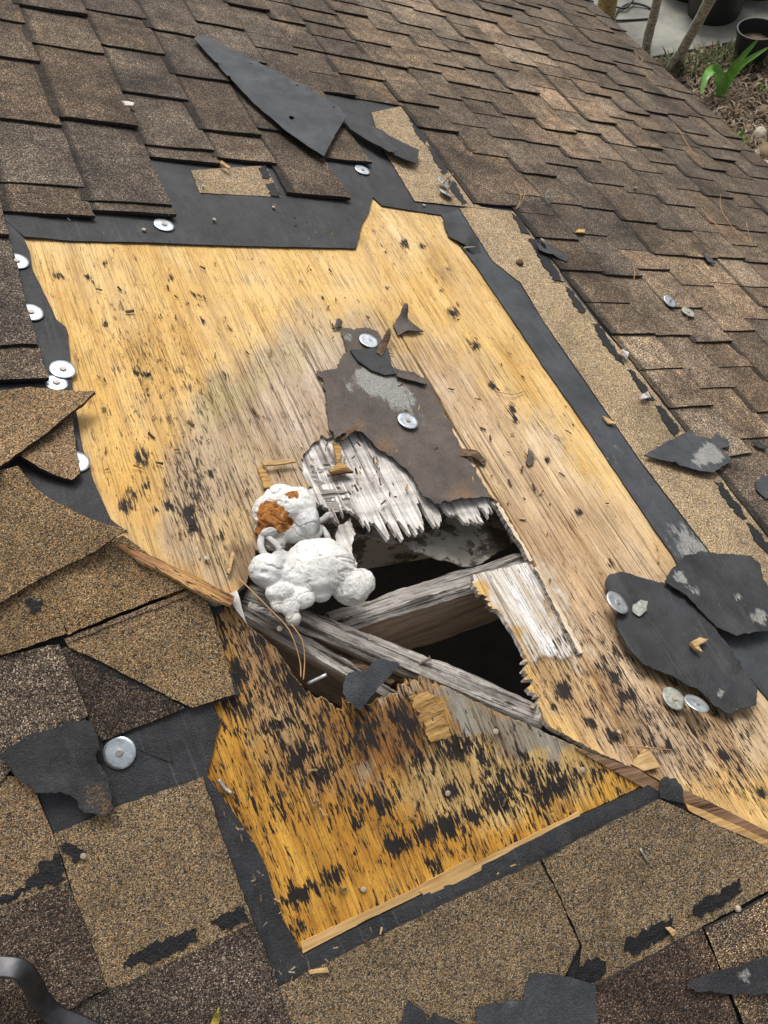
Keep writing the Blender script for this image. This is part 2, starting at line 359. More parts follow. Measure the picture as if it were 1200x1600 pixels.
def sheet(name, px, pl, mats, parent=None, h=0.0, t=.003, jag=.002, step=.006, grid=.015, hf=None, ang=0, seed=0,
          paint=None, wear=None, coords_px=True, holes=(), fine=None, color=None, smooth=False, jagfn=None):
    """a piece of board, felt or shingle of real thickness lying on a roof plane; outline px is traced, then roughened"""
    def conv(p): return P(np.array(p, float), pl, h + t) if coords_px else np.array(p, float)
    loops = [densify(conv(px), step, jag, seed + 1)] + [densify(conv(q), step, jag, seed + 2 + i) for i, q in enumerate(holes)]
    if jagfn: loops = [jagfn(l, pl) for l in loops]
    lo, hi = loops[0].min(0), loops[0].max(0)
    if fine is not None:
        f = np.array(fine); lo, hi = np.maximum(lo, f[0]), np.minimum(hi, f[1])
    xs = np.arange(lo[0] + grid / 2, hi[0], grid); ys = np.arange(lo[1] + grid / 2, hi[1], grid)
    pts = np.zeros((0, 2))
    if len(xs) and len(ys):
        gx, gy = np.meshgrid(xs, ys); pts = np.stack([gx.ravel(), gy.ravel()], -1)
        rs = np.random.RandomState(seed + 5); pts = pts + (rs.rand(*pts.shape) - .5) * grid * .5
        k = inpoly(pts, loops[0])
        for l in loops[1:]: k &= ~inpoly(pts, l)
        pts = pts[k]
        # drop points too near the outline
        allb = np.concatenate(loops); keep = np.ones(len(pts), bool); cell = {}
        g2 = max(grid * .4, step * .5)
        for q in np.floor(allb / g2).astype(int): cell[(q[0], q[1])] = 1
        q = np.floor(pts / g2).astype(int)
        keep = np.array([(a, b) not in cell for a, b in q], bool) if len(q) else keep
        pts = pts[keep]
    V = [Vector(p) for p in np.concatenate(loops)]; Ed = []; s = 0
    for l in loops:
        n = len(l); Ed += [(s + i, s + (i + 1) % n) for i in range(n)]; s += n
    V += [Vector(p) for p in pts]
    rv, re, rf, _, _, _ = delaunay_2d_cdt(V, Ed, [], 0, 1e-7)
    v2 = np.array([tuple(v) for v in rv]); tri = np.array([f for f in rf if len(f) == 3])
    cen = v2[tri].mean(1); k = inpoly(cen, loops[0])
    for l in loops[1:]: k &= ~inpoly(cen, l)
    tri = tri[k]
    used = np.unique(tri); rem = -np.ones(len(v2), int); rem[used] = np.arange(len(used)); tri = rem[tri]; v2 = v2[used]
    a_, b_, c_ = v2[tri[:, 0]], v2[tri[:, 1]], v2[tri[:, 2]]
    cr = (b_[:, 0] - a_[:, 0]) * (c_[:, 1] - a_[:, 1]) - (b_[:, 1] - a_[:, 1]) * (c_[:, 0] - a_[:, 0])
    fl = cr < 0; tri[fl] = tri[fl][:, ::-1]
    n = len(v2)
    pxv = PX(pl.w(v2[:, 0], v2[:, 1], np.full(n, h + t)))
    ex = hf(v2, pxv) if hf else np.zeros(n)
    top = h + t + ex; bot = h + ex
    c0 = v2.mean(0)
    ec = {}
    for f in tri:
        for i in range(3):
            e = (f[i], f[(i + 1) % 3]); ec[e] = ec.get(e, 0) + 1
    bd = [e for e in ec if (e[1], e[0]) not in ec]
    # bevel-less crisp edge: separate side vertices keep the top shading flat
    loc = v2 - c0
    ca, sa = math.cos(ang), math.sin(ang)
    lx, ly = loc[:, 0] * ca + loc[:, 1] * sa, -loc[:, 0] * sa + loc[:, 1] * ca
    vt = np.stack([lx, ly, top], -1); vb = np.stack([lx, ly, bot], -1)
    verts = np.concatenate([vt, vb]); faces = [tuple(f) for f in tri] + [(f[2] + n, f[1] + n, f[0] + n) for f in tri]
    bi = {}
    for e in bd:
        for q in e: bi.setdefault(q, len(bi))
    bl = list(bi); nb = len(bl); verts = np.concatenate([verts, vt[bl], vb[bl]])
    faces += [(2 * n + bi[e[1]], 2 * n + bi[e[0]], 2 * n + nb + bi[e[0]], 2 * n + nb + bi[e[1]]) for e in bd]
    mi = [0] * len(tri) + [1] * (len(tri) + len(bd))
    at = {}
    tn = paint(pxv, v2) if paint else np.ones((n, 3)); at['tint'] = np.concatenate([tn, tn, tn[bl], tn[bl]])
    if wear is not None:
        we = wear(pxv, v2); at['wear'] = np.concatenate([we, we, we[bl], we[bl]])
    mm = list(mats) if isinstance(mats, (list, tuple)) else [mats, EDGE]
    sm = [True] * (2 * len(tri)) + [False] * len(bd)
    o = make(name, verts, faces, mm, parent, frame(pl, c0[0], c0[1], 0, ang), mi, at, sm if smooth else False)
    if color is not None: o.color = (*color, 1)
    return o

def tube(name, pts, r, m_, parent=None, n=8, loop=False, flat=1.0, up=None, cap=True, rect=False):
    pts = [Vector(p) for p in pts]; k = len(pts); rr = r if isinstance(r, (list, tuple)) else [r] * k
    vs, fs = [], []; prev = None
    for i, p in enumerate(pts):
        d = (pts[min(i + 1, k - 1)] - pts[max(i - 1, 0)]).normalized()
        u = Vector(up) if up is not None else (prev if prev is not None else (Vector((0, 0, 1)) if abs(d.z) < .9 else Vector((1, 0, 0))))
        u = (u - d * u.dot(d)).normalized(); prev = u; v = d.cross(u)
        for j in range(n):
            a = 2 * math.pi * j / n
            if rect: ca, sa = ((-1, -1), (-.8, -1.15), (.8, -1.15), (1, -1), (1, 1), (.8, 1.15), (-.8, 1.15), (-1, 1))[j]
            else: ca, sa = math.cos(a), math.sin(a)
            vs.append(p + (v * ca + u * sa * flat) * rr[i])
    for i in range(k - 1):
        for j in range(n): fs.append((i * n + j, i * n + (j + 1) % n, (i + 1) * n + (j + 1) % n, (i + 1) * n + j))
    if cap: fs += [tuple(range(n))[::-1], tuple(range((k - 1) * n, k * n))]
    c = sum(pts, Vector()) / k
    return make(name, [v - c for v in vs], fs, m_, parent, Matrix.Translation(c), attrs={'tint': np.ones((len(vs), 3))}, smooth=True)
def smoothpath(pts, k=6):
    pts = [np.array(p, float) for p in pts]; out = []
    for i in range(len(pts) - 1):
        p0, p1, p2, p3 = pts[max(i - 1, 0)], pts[i], pts[i + 1], pts[min(i + 2, len(pts) - 1)]
        for j in range(k):
            t = j / k; out.append(.5 * (2 * p1 + (p2 - p0) * t + (2 * p0 - 5 * p1 + 4 * p2 - p3) * t * t + (3 * p1 - p0 - 3 * p2 + p3) * t ** 3))
    out.append(pts[-1]); return out
def beam(name, p, q, wdir, ndir, wid, hei, m_, parent=None, seed=0, rough=.002, nl=40, mside=None, taper=0):
    """board from p to q (centre of its top face), width along wdir, depth against ndir, worn uneven"""
    p, q = np.array(p, float), np.array(q, float); X = q - p; L = np.linalg.norm(X); X /= L
    Z = np.array(ndir, float); Z = Z - X * (Z @ X); Z /= np.linalg.norm(Z); Y = np.cross(Z, X)
    nw, nh = 6, 5
    ring = [(-.5 + i / nw, 0.0) for i in range(nw)] + [(.5, -i / nh) for i in range(nh)] + [(.5 - i / nw, -1.0) for i in range(nw)] + [(-.5, -1 + i / nh) for i in range(nh)]
    n = len(ring); vs, fs, mi = [], [], []
    for i in range(nl + 1):
        x = L * i / nl
        for j, (u, v) in enumerate(ring):
            e = (fbm(np.array([x * 14 + seed]), np.array([u * 5 + v * 3 + seed]), seed)[0] - .47) * 2 * rough
            e2 = (fbm(np.array([x * 60]), np.array([u * 9 + 7 * v]), seed + 9)[0] - .47) * rough
            z = v * hei + (e + e2 if v == 0 else 0); y = u * wid * (1 - taper * i / nl) + (e if abs(u) == .5 else 0)
            if v == 0 and abs(u) == .5: z -= rough * .9 + max(0, e2) * 2
            vs.append((x, y, z))
    for i in range(nl):
        for j in range(n):
            k = (j + 1) % n; fs.append((i * n + j, (i + 1) * n + j, (i + 1) * n + k, i * n + k)); mi.append(0 if (j < nw or mside is None) else 1)
    fs += [tuple(range(n)), tuple(range(nl * n, (nl + 1) * n))[::-1]]; mi += [0, 0]
    fs = [f[::-1] for f in fs]
    M_ = Matrix.Identity(4)
    for i in range(3): M_[i][0] = X[i]; M_[i][1] = Y[i]; M_[i][2] = Z[i]; M_[i][3] = p[i]
    return make(name, vs, fs, [m_] + ([mside] if mside else []), parent, M_, mi)

# ================================================================ THE ROOF
roof = empty('house_roof', tuple(PA.w(1.0, .6, 0)), 'brown shingled hip roof with its plywood deck torn open around a rotten hole', 'roof')
reg(roof, Matrix.Translation(PA.w(1.0, .6, 0)))

SX = lambda c: np.array(c, float)
# ---- deck: painted stains (colours of the wood itself) and mould density
YEL, YEL2, PALE, GREYB, PINKG, OLIVE, DKB = SX((.66, .425, .150)), SX((.62, .37, .10)), SX((.51, .37, .235)), SX((.37, .285, .20)), SX((.53, .425, .33)), SX((.40, .34, .15)), SX((.17, .115, .07))
def layers(px, base, ls):
    c = np.tile(base, (len(px), 1))
    q = px + np.stack([fbm(px[:, 0] / 26, px[:, 1] / 40, 3) - .47, fbm(px[:, 0] / 26, px[:, 1] / 40, 8) - .47], -1) * 80 + np.stack([fbm(px[:, 0] / 5, px[:, 1] / 9, 4) - .47, fbm(px[:, 0] / 5, px[:, 1] / 9, 9) - .47], -1) * 22
    for poly, blur, col, al in ls:
        f = (soft(q, poly, blur) * al)[:, None]; c = c * (1 - f) + np.array(col) * f
    return c
GREYZONE = [(262, 880), (268, 700), (305, 600), (400, 535), (500, 490), (610, 500), (640, 560), (720, 700), (560, 640), (520, 720), (470, 790), (420, 900), (340, 940)]
def paintA(px, ab):
    c = layers(px, YEL, [
        ([(0, 560), (300, 560), (300, 900), (100, 900)], 60, YEL2, .8),
        (GREYZONE, 34, GREYB, .88),
        ([(430, 620), (440, 560), (540, 525), (545, 600), (520, 690), (450, 700), (380, 650)], 30, PINKG, .8),
        ([(295, 640), (330, 600), (430, 560), (500, 530), (470, 575), (400, 610), (330, 665)], 18, OLIVE, .6),
        ([(290, 840), (330, 790), (400, 790), (400, 870), (340, 900)], 14, SX((.58, .41, .2)), .7),
        ([(340, 870), (420, 830), (420, 930), (370, 935)], 14, DKB, .8),
        ([(270, 880), (190, 845), (180, 860), (300, 935), (370, 960), (370, 930)], 10, SX((.45, .25, .09)), .8),
        # right hand sheet
        ([(630, 540), (740, 560), (830, 680), (900, 760), (1060, 880), (1300, 1200), (1000, 1220), (900, 1010), (770, 780)], 40, PALE, .9),
        ([(640, 560), (720, 640), (860, 860), (960, 1060), (1100, 1220), (1000, 1210), (900, 1010), (780, 790), (690, 650)], 40, SX((.40, .30, .21)), .85),
        ([(690, 600), (780, 640), (850, 770), (930, 850), (960, 960), (900, 1000), (800, 800)], 36, SX((.56, .37, .20)), .6),
        ([(840, 640), (880, 700), (960, 800), (900, 760), (840, 700)], 18, SX((.62, .54, .45)), .5),
        ([(780, 760), (830, 800), (930, 1000), (1010, 1190), (960, 1190), (880, 1040)], 18, SX((.40, .27, .16)), .7),
        ([(820, 1010), (900, 1020), (1000, 1200), (850, 1130)], 14, SX((.46, .30, .15)), .85),
        ([(720, 890), (832, 880), (905, 1012), (838, 1032), (780, 960)], 6, SX((.74, .72, .69)), .98),
        ([(822, 1030), (870, 1020), (905, 1014), (910, 1024), (868, 1034), (830, 1044)], 5, SX((.11, .085, .06)), .75),
        ([(835, 870), (850, 870), (930, 1040), (900, 1030)], 6, SX((.55, .45, .33)), .8),
        ([(640, 560), (660, 570), (760, 770), (740, 780)], 10, SX((.66, .52, .38)), .8),
        ([(560, 320), (700, 340), (720, 400), (600, 400)], 30, SX((.68, .50, .27)), .6)])
    g = fbm(ab[:, 0] * 70, ab[:, 1] * 4, 21); c = c * (.86 + .28 * g)[:, None]
    return np.clip(c, 0, .9)
SPOTS_A = [(90, 432, 7), (165, 412, 5), (137, 432, 5), (268, 434, 7), (305, 461, 9), (293, 475, 4), (310, 478, 4), (317, 502, 7), (212, 583, 6), (228, 584, 6), (232, 617, 5), (222, 717, 14), (197, 790, 13), (210, 770, 7), (228, 760, 7), (243, 797, 6), (265, 790, 8), (300, 820, 10), (345, 835, 9), (632, 380, 9), (690, 455, 5), (708, 490, 13), (742, 540, 11), (770, 602, 9), (800, 640, 10), (805, 655, 7), (828, 715, 9), (855, 720, 7), (163, 505, 6), (410, 412, 5), (470, 440, 5), (505, 465, 4), (352, 590, 7), (905, 800, 8), (955, 880, 9), (865, 1105, 6), (955, 1150, 12), (880, 1080, 15), (1130, 1180, 8), (1190, 1240, 8), (985, 1085, 9), (1010, 1010, 8), (960, 1060, 12), (925, 1130, 10), (1040, 1170, 9), (972, 1090, 8), (660, 385, 6), (700, 420, 5), (560, 470, 4), (605, 450, 4), (140, 735, 9), (295, 800, 8), (330, 740, 7)]
def wearA(px, ab):
    r = np.full(len(px), .15) + .18 * (fbm(px[:, 0] / 60, px[:, 1] / 75, 61) - .47)
    r += .11 * soft(px, [(150, 480), (330, 520), (330, 820), (160, 820)], 60)
    r += .05 * soft(px, GREYZONE, 40)
    r += .10 * soft(px, [(270, 760), (330, 720), (430, 760), (400, 930), (290, 880)], 40)
    r += .20 * soft(px, [(930, 930), (1010, 950), (1200, 1150), (1250, 1300), (1000, 1210), (840, 1120), (830, 1020)], 50)
    for x, y, s in SPOTS_A: r += .50 * blob(px, x, y, s * .7, s * 1.0, -.5)
    r *= .7 + .6 * fbm(px[:, 0] / 22, px[:, 1] / 22, 31)
    g = .10 + .75 * soft(px, GREYZONE, 40) + .6 * soft(px, [(780, 560), (1060, 880), (1300, 1250), (1000, 1230), (840, 1120), (640, 560)], 50)
    return np.stack([np.clip(r, 0, 1), np.clip(g, 0, 1), 1 - .9 * soft(px, [(715, 885), (835, 875), (910, 1020), (838, 1035), (780, 960)], 8) - .7 * soft(px, [(900, 900), (1040, 900), (1250, 1300), (1000, 1230), (830, 1110), (830, 1040)], 40)], -1)
def ripple(s, a1=.0012, fa=70, fb=5): return lambda ab, px: (fbm(ab[:, 0] * fa, ab[:, 1] * fb, s) - .47) * 2 * a1

def splinter(amp, sel, seed, along=1):
    """pull the outline in and out along the grain where sel(px) says it is broken"""
    def f(l, pl):
        px = PX(pl.w(l[:, 0], l[:, 1], np.zeros(len(l)))); k = sel(px)
        x = l[:, 1 - along]; x = x + (fbm(x * 160, x * 0 + seed, seed) - .47) * .006
        nz = hsh(np.floor(x / .0085), 0, seed) ** 3 * 1.5 - .45 + (hsh(np.floor(x / .0034), 0, seed + 4) ** 2 - .3) * .8 + (hsh(np.floor(x / .0014), 0, seed + 6) - .5) * .25
        nz = nz * (.15 + 1.9 * fbm(x * 38, x * 0 + 3, seed + 2))
        l = l.copy(); l[:, along] += k * nz * amp; return l
    return f
# left sheet; the hole bites into its lower right side
A1 = [(-420, 300), (-60, 100), (350, 120), (575, 300), (620, 515), (700, 655), (778, 784), (766, 776), (738, 766), (700, 765), (660, 740), (606, 684), (560, 662), (522, 676), (490, 686), (470, 704), (468, 735), (490, 760), (455, 795), (405, 850), (392, 905), (366, 928), (340, 940), (180, 848), (100, 790), (40, 700), (-120, 640)]
fineA = (P((30, 700), PA) * 0 + np.array([.17, .42]), np.array([1.4, 1.55]))
sheet('plywood_sheet', A1, PA, [PLY, WGREY], roof, h=-.012, t=.012, jag=.003, step=.008, grid=.0055, seed=3, paint=paintA, wear=wearA, hf=ripple(5), fine=fineA,
      jagfn=splinter(.014, lambda p: ((p[:, 0] > 380) & (p[:, 1] > 670) & (p[:, 1] < 930) & (p[:, 0] < 700)) * 1.0, 5))
A2 = [(601, 480), (576, 302), (700, 215), (860, 215), (1500, 780), (1450, 1290), (1200, 1303), (1100, 1258), (1009, 1208), (906, 1016), (834, 874), (785, 790), (705, 655)]
fineA2 = (np.array([.75, .05]), np.array([1.4, 1.6]))
sheet('plywood_sheet', A2, PA, [PLY, LATH], roof, h=-.012, t=.0124, jag=.0015, step=.008, grid=.0055, seed=13, paint=paintA, wear=wearA, hf=ripple(9), fine=fineA2)
A3 = [(738, 897), (760, 893), (800, 884), (830, 878), (865, 940), (905, 1018), (964, 1130), (1006, 1200), (990, 1202), (920, 1168), (862, 1136), (846, 1120), (838, 1090), (826, 1060), (824, 1030), (805, 992), (786, 962), (760, 935), (745, 920)]
sheet('plywood_sheet', A3, PA, [PLY, WHITEW], roof, h=-.013, t=.0085, jag=.0035, step=.0022, grid=.0045, seed=17, paint=paintA, wear=wearA, hf=ripple(19, .0018),
      jagfn=splinter(.010, lambda p: ((p[:, 0] < 842) & (p[:, 1] > 905) & (p[:, 1] < 1105) & (p[:, 0] - 735 < (p[:, 1] - 880) * .62)) * 1.0, 6, 0))
# bleached inner ply laid bare above the hole, its lower edge broken into teeth
WV = [(462, 740), (468, 705), (482, 690), (500, 683), (520, 668), (545, 650), (606, 668), (665, 728), (700, 752), (776, 778), (772, 800), (752, 800), (740, 812), (722, 806), (705, 800), (690, 806), (668, 806), (648, 822), (618, 826), (590, 822), (566, 814), (548, 800), (520, 806), (498, 790), (476, 764)]
sheet('bleached_veneer', WV, PA, [WHITEW, WHITEW], roof, h=-.011, t=.006, jag=.002, step=.0022, grid=.0028, seed=23, hf=lambda ab, px: (fbm(ab[:, 0] * 210, ab[:, 1] * 11, 4) - .47) * .006 + (fbm(ab[:, 0] * 40, ab[:, 1] * 20, 7) - .47) * .004,
      jagfn=splinter(.030, lambda p: ((p[:, 1] > 770) & (p[:, 0] > 500)) * 1.0, 8))
sheet('bleached_veneer', [(486, 725), (520, 720), (545, 748), (560, 790), (520, 800), (490, 770)], PA, [WGREY, WGREY], roof, h=-.0085, t=.003, jag=.006, step=.004, grid=.005, seed=29, hf=lambda ab, px: (fbm(ab[:, 0] * 60, ab[:, 1] * 160, 4) - .47) * .006)
sheet('bleached_veneer', [(528, 822), (548, 808), (556, 835), (550, 862), (560, 880), (540, 890), (524, 860)], PA, [WHITEW, BROWN], roof, h=-.022, t=.004, jag=.004, step=.003, grid=.006, seed=37, hf=lambda ab, px: (fbm(ab[:, 0] * 90, ab[:, 1] * 40, 4) - .47) * .012)
# pale broken edge of the right sheet along the slot
sheet('splinter_strip', [(774, 787), (779, 785), (833, 874), (828, 877)], PA, [PLY, WGREY], roof, h=-.008, t=.009, jag=.004, step=.0025, grid=.005, seed=41, paint=lambda px, ab: np.tile(SX((.62, .50, .36)), (len(px), 1)), wear=lambda px, ab: np.tile((.06, .8, 1), (len(px), 1)))
sheet('splinter_strip', [(835, 885), (841, 885), (911, 1018), (905, 1021), (868, 950)], PA, [PLY, WGREY], roof, h=-.006, t=.0095, jag=.004, step=.0025, grid=.005, seed=43, paint=lambda px, ab: np.tile(SX((.62, .50, .36)), (len(px), 1)), wear=lambda px, ab: np.tile((.06, .8, 1), (len(px), 1)))

# ---- plane B deck
ORG, REDB, STRAWB, BGREY = SX((.66, .345, .055)), SX((.22, .10, .035)), SX((.66, .48, .21)), SX((.31, .295, .25))
def paintB(px, ab):
    c = layers(px, ORG, [
        ([(330, 930), (420, 960), (520, 1110), (540, 1230), (470, 1260), (400, 1130), (330, 1000)], 30, SX((.42, .25, .11)), .9),
        ([(350, 950), (430, 960), (480, 1060), (420, 1080)], 20, SX((.30, .19, .11)), .7),
        ([(520, 1110), (600, 1085), (700, 1080), (760, 1180), (680, 1240), (600, 1200), (540, 1190)], 24, REDB, .9),
        ([(640, 1180), (720, 1150), (880, 1160), (960, 1200), (900, 1250), (740, 1290), (610, 1270)], 26, STRAWB, .85),
        ([(640, 1080), (690, 1078), (710, 1160), (660, 1150)], 6, SX((.60, .38, .12)), .8),
        ([(660, 1050), (700, 1060), (880, 1150), (920, 1180), (860, 1190), (760, 1160), (690, 1110)], 10, BGREY, .95),
        ([(560, 1050), (690, 1050), (670, 1080), (560, 1100)], 8, SX((.5, .42, .34)), .6),
        ([(380, 1100), (470, 1100), (470, 1190), (420, 1180)], 20, SX((.52, .36, .18)), .6),
        ([(540, 1180), (600, 1190), (590, 1230), (550, 1220)], 12, SX((.55, .46, .34)), .7)])
    g = fbm(ab[:, 0] * 90, ab[:, 1] * 5, 27); c = c * (.82 + .36 * g)[:, None]
    return np.clip(c, 0, .9)
SPOTS_B = [(457, 1068, 20), (463, 1188, 20), (598, 1252, 24), (640, 1140, 24), (620, 1120, 18), (575, 1140, 26), (690, 1155, 12), (555, 1330, 10), (560, 1290, 8), (735, 1330, 9), (700, 1240, 14), (790, 1230, 22), (760, 1190, 20), (720, 1170, 16), (850, 1250, 18), (880, 1230, 14), (820, 1180, 14), (480, 1395, 16), (520, 1370, 16), (470, 1445, 20), (455, 1400, 16), (670, 1300, 18), (620, 1320, 20), (700, 1290, 14), (385, 1110, 18), (360, 1090, 16), (400, 1000, 14), (440, 1130, 10), (830, 1215, 12), (770, 1240, 16), (345, 1010, 16), (375, 1050, 14), (500, 1210, 12), (860, 1200, 12), (680, 1350, 12), (585, 1415, 6)]
def wearB(px, ab):
    r = np.full(len(px), .305)
    r += .10 * (fbm(px[:, 0] / 70, px[:, 1] / 70, 44) - .47)
    r += .08 * soft(px, [(330, 950), (470, 950), (560, 1100), (560, 1250), (420, 1230)], 50)
    for x, y, s in SPOTS_B: r += .27 * blob(px, x, y, s * .9, s * 1.1, .3)
    # black bands that follow the old course lines
    for (x0, y0, x1, y1, wd, am) in [(450, 1400, 600, 1350, 12, .22), (600, 1330, 960, 1190, 13, .26), (640, 1190, 900, 1110, 14, .30), (470, 1290, 560, 1260, 16, .10)]:
        d = np.array([x1 - x0, y1 - y0], float); L = np.linalg.norm(d); d /= L
        q = px - np.array([x0, y0]); s = q @ d; n = q @ np.array([-d[1], d[0]])
        r += am * .55 * np.exp(-(n / (wd * 1.2)) ** 2) * np.clip(np.minimum(s, L - s) / 40 + .5, 0, 1)
    r -= .16 * soft(px, [(660, 1050), (700, 1060), (880, 1150), (920, 1180), (860, 1190), (760, 1160), (690, 1110)], 14)
    r -= .10 * soft(px, [(430, 1300), (600, 1290), (700, 1330), (560, 1440), (470, 1470)], 40)
    r *= .85 + .3 * fbm(px[:, 0] / 30, px[:, 1] / 30, 33)
    g = .25 + .6 * soft(px, [(330, 930), (520, 1080), (700, 1070), (800, 1180), (560, 1220), (420, 1100)], 40)
    return np.stack([np.clip(r, 0, 1), np.clip(g, 0, 1), np.zeros(len(px))], -1)
B1 = [(250, 905), (300, 915), (345, 936), (362, 948), (385, 975), (430, 1012), (470, 1068), (495, 1098), (512, 1095), (530, 1108), (562, 1106), (590, 1090), (620, 1078), (645, 1070), (658, 1058), (676, 1064), (760, 1104), (870, 1152), (960, 1196), (1012, 1218), (1005, 1228), (735, 1352), (470, 1486), (440, 1440), (300, 1200)]
sheet('plywood_sheet', B1, PB, [PLY, LATH], roof, h=-.012, t=.012, jag=.002, step=.0026, grid=.0042, seed=53, paint=paintB, wear=wearB, hf=ripple(29, .0010, 90, 6),
      jagfn=splinter(.012, lambda p: ((p[:, 0] > 440) & (p[:, 0] < 690) & (p[:, 1] < 1125)) * 1.0, 9))
# raw yellow patch where the top ply has been ripped off, cross grained
sheet('torn_patch', [(640, 1085), (672, 1076), (690, 1098), (706, 1150), (675, 1160), (655, 1130)], PB, [TORN, TORN], roof, h=.0003, t=.0010, jag=.008, step=.0028, grid=.004, seed=57, ang=0, hf=lambda ab, px: (fbm(ab[:, 0] * 20, ab[:, 1] * 220, 4) - .55) * .006)
# deck and felt carried on under the shingles, out of sight of the tear
sheet('plywood_sheet', [(-700, 760), (180, 850), (250, 905), (300, 1200), (440, 1440), (470, 1486), (735, 1352), (1005, 1230), (1200, 1305), (1450, 1400), (1500, 1900), (300, 2000), (-700, 2000)], PB, [PLY, LATH], roof, h=-.014, t=.012, jag=0, step=.05, grid=.2, seed=59, paint=paintB, wear=wearB)

# ---- lower courses of the roof out to eaves and ridge, and the shell of the house below it
aE, bN, bF = 3.31 * S, -.2, 5.4
ab_t = P((700, 215), PA)
def quad_part(name, pts, m_, t=.012, parent=roof):
    pts = [np.array(p, float) for p in pts]; n = np.cross(pts[1] - pts[0], pts[2] - pts[0]); n /= np.linalg.norm(n)
    if n[2] < 0: n = -n
    k = len(pts); v = pts + [p - n * t for p in pts]; c = sum(pts) / k
    f = [tuple(range(k)), tuple(range(2 * k - 1, k - 1, -1))] + [(i, i + k, (i + 1) % k + k, (i + 1) % k) for i in range(k)]
    o = make(name, [x - c for x in v], f, m_, parent, Matrix.Translation(c), attrs={'tint': np.tile(YEL, (2 * k, 1)), 'wear': np.tile((.1, .1, 0), (2 * k, 1))})
    return o
w_ = lambda a, b, h=0: PA.w(a, b, h)
deckB = lambda xy: None
# deck A beyond the traced sheets
cA = P((-60, 100), PA); cB = P((350, 120), PA); cC = P((575, 302), PA); cD = P((700, 215), PA); cE = P((860, 215), PA); cF = P((1500, 780), PA); cG = P((1450, 1290), PA)
quad_part('plywood_sheet', [w_(-1.2, 1.9, -.001), w_(cA[0], cA[1], -.001), w_(cB[0], cB[1], -.001), w_(cC[0], cC[1], -.001), w_(cD[0], cD[1], -.001), w_(cE[0], cE[1], -.001), w_(aE, 2.6, -.001), w_(aE, bF, -.001), w_(-1.2, bF, -.001)], [PLY])
quad_part('plywood_sheet', [w_(cE[0], cE[1], -.0015), w_(cF[0], cF[1], -.0015), w_(cG[0], cG[1], -.0015), w_(aE, -1.36, -.0015), w_(aE, 2.6, -.0015)], [PLY])
cH = P((-420, 300), PA); cI = P((-120, 640), PA)
quad_part('plywood_sheet', [w_(-1.2, 1.9, -.0025), w_(cA[0], cA[1], -.0025), w_(cH[0], cH[1], -.0025), w_(cI[0], cI[1], -.0025), w_(-1.2, 1.55, -.0025)], [PLY])
# attic floor and outer walls keep the inside of the roof dark
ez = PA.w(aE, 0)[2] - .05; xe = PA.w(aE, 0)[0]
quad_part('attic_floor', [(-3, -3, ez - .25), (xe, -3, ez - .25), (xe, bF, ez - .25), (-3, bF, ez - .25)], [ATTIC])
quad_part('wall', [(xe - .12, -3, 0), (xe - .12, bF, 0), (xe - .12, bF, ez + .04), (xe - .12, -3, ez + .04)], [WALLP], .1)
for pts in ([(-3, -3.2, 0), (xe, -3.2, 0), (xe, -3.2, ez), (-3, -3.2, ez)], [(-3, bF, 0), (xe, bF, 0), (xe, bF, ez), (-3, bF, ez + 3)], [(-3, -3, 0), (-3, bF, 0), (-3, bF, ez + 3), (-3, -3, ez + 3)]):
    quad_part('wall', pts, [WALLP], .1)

# ---- framing seen through the hole
hipd = np.array([1, -1, -math.tan(PITCH)]); hipd /= np.linalg.norm(hipd)
hw = np.cross(hipd, GZ)
RA = W3((392, 936), PA, -.022); RB = W3((905, 1160), PA, -.016)
beam('hip_rafter', W3((384, 927), PA, -.020), W3((850, 1122), PA, -.013), None, GZ, .034, .16, WGREY, roof, 3, .006, 110, WDARK)
beam('hip_rafter', W3((362, 940), PB, -.022), W3((650, 1108), PB, -.022), None, GZ, .022, .14, WGREY, roof, 8, .006, 90, WDARK)
j0, j1 = W3((520, 972), PA, -.045), W3((868, 861), PA, -.016)
beam('jack_rafter', j0, j1, None, NA, .038, .15, WGREY, roof, 14, .005, 60, WDARK)
tube('loose_strip', [W3((388, 945), PA, -.005), W3((430, 962), PA, -.004), W3((452, 972), PA, -.008)], .005, WGREY, roof, 6, flat=.5)
beam('jack_rafter', W3((470, 800), PA, -.05), W3((900, 742), PA, -.02), None, NA, .038, .16, WPEEL, roof, 21, .002, 40)
sheet('hanging_paper', [(556, 815), (620, 800), (700, 800), (780, 800), (800, 850), (770, 868), (738, 884), (700, 878), (645, 866), (628, 850), (560, 834)], PA, [WPEEL, WPEEL], roof, h=-.075, t=.002, jag=.006, step=.006, grid=.01, seed=61, hf=lambda ab, px: (fbm(ab[:, 0] * 25, ab[:, 1] * 25, 2) - .47) * .02)
for q, (a_, b_, pl_) in enumerate([((672, 1029), (655, 1037), PA), ((832, 1106), (845, 1092), PA)]):
    pa, pb = W3(a_, pl_, -.004), W3(b_, pl_, -.014)
    tube('nail', [pb, pa, pa + (pa - pb) * .03], [.002, .002, .004], NAILW, roof, 8)
# mixed rot and crumbs in the slot between the two hip boards
sheet('rotten_crumbs', [(470, 985), (520, 998), (640, 1050), (612, 1068), (520, 1030), (462, 1002)], PA, [BROWN, BROWN], roof, h=-.045, t=.004, jag=.006, step=.004, grid=.006, seed=67, hf=lambda ab, px: (fbm(ab[:, 0] * 90, ab[:, 1] * 90, 2) - .47) * .02)

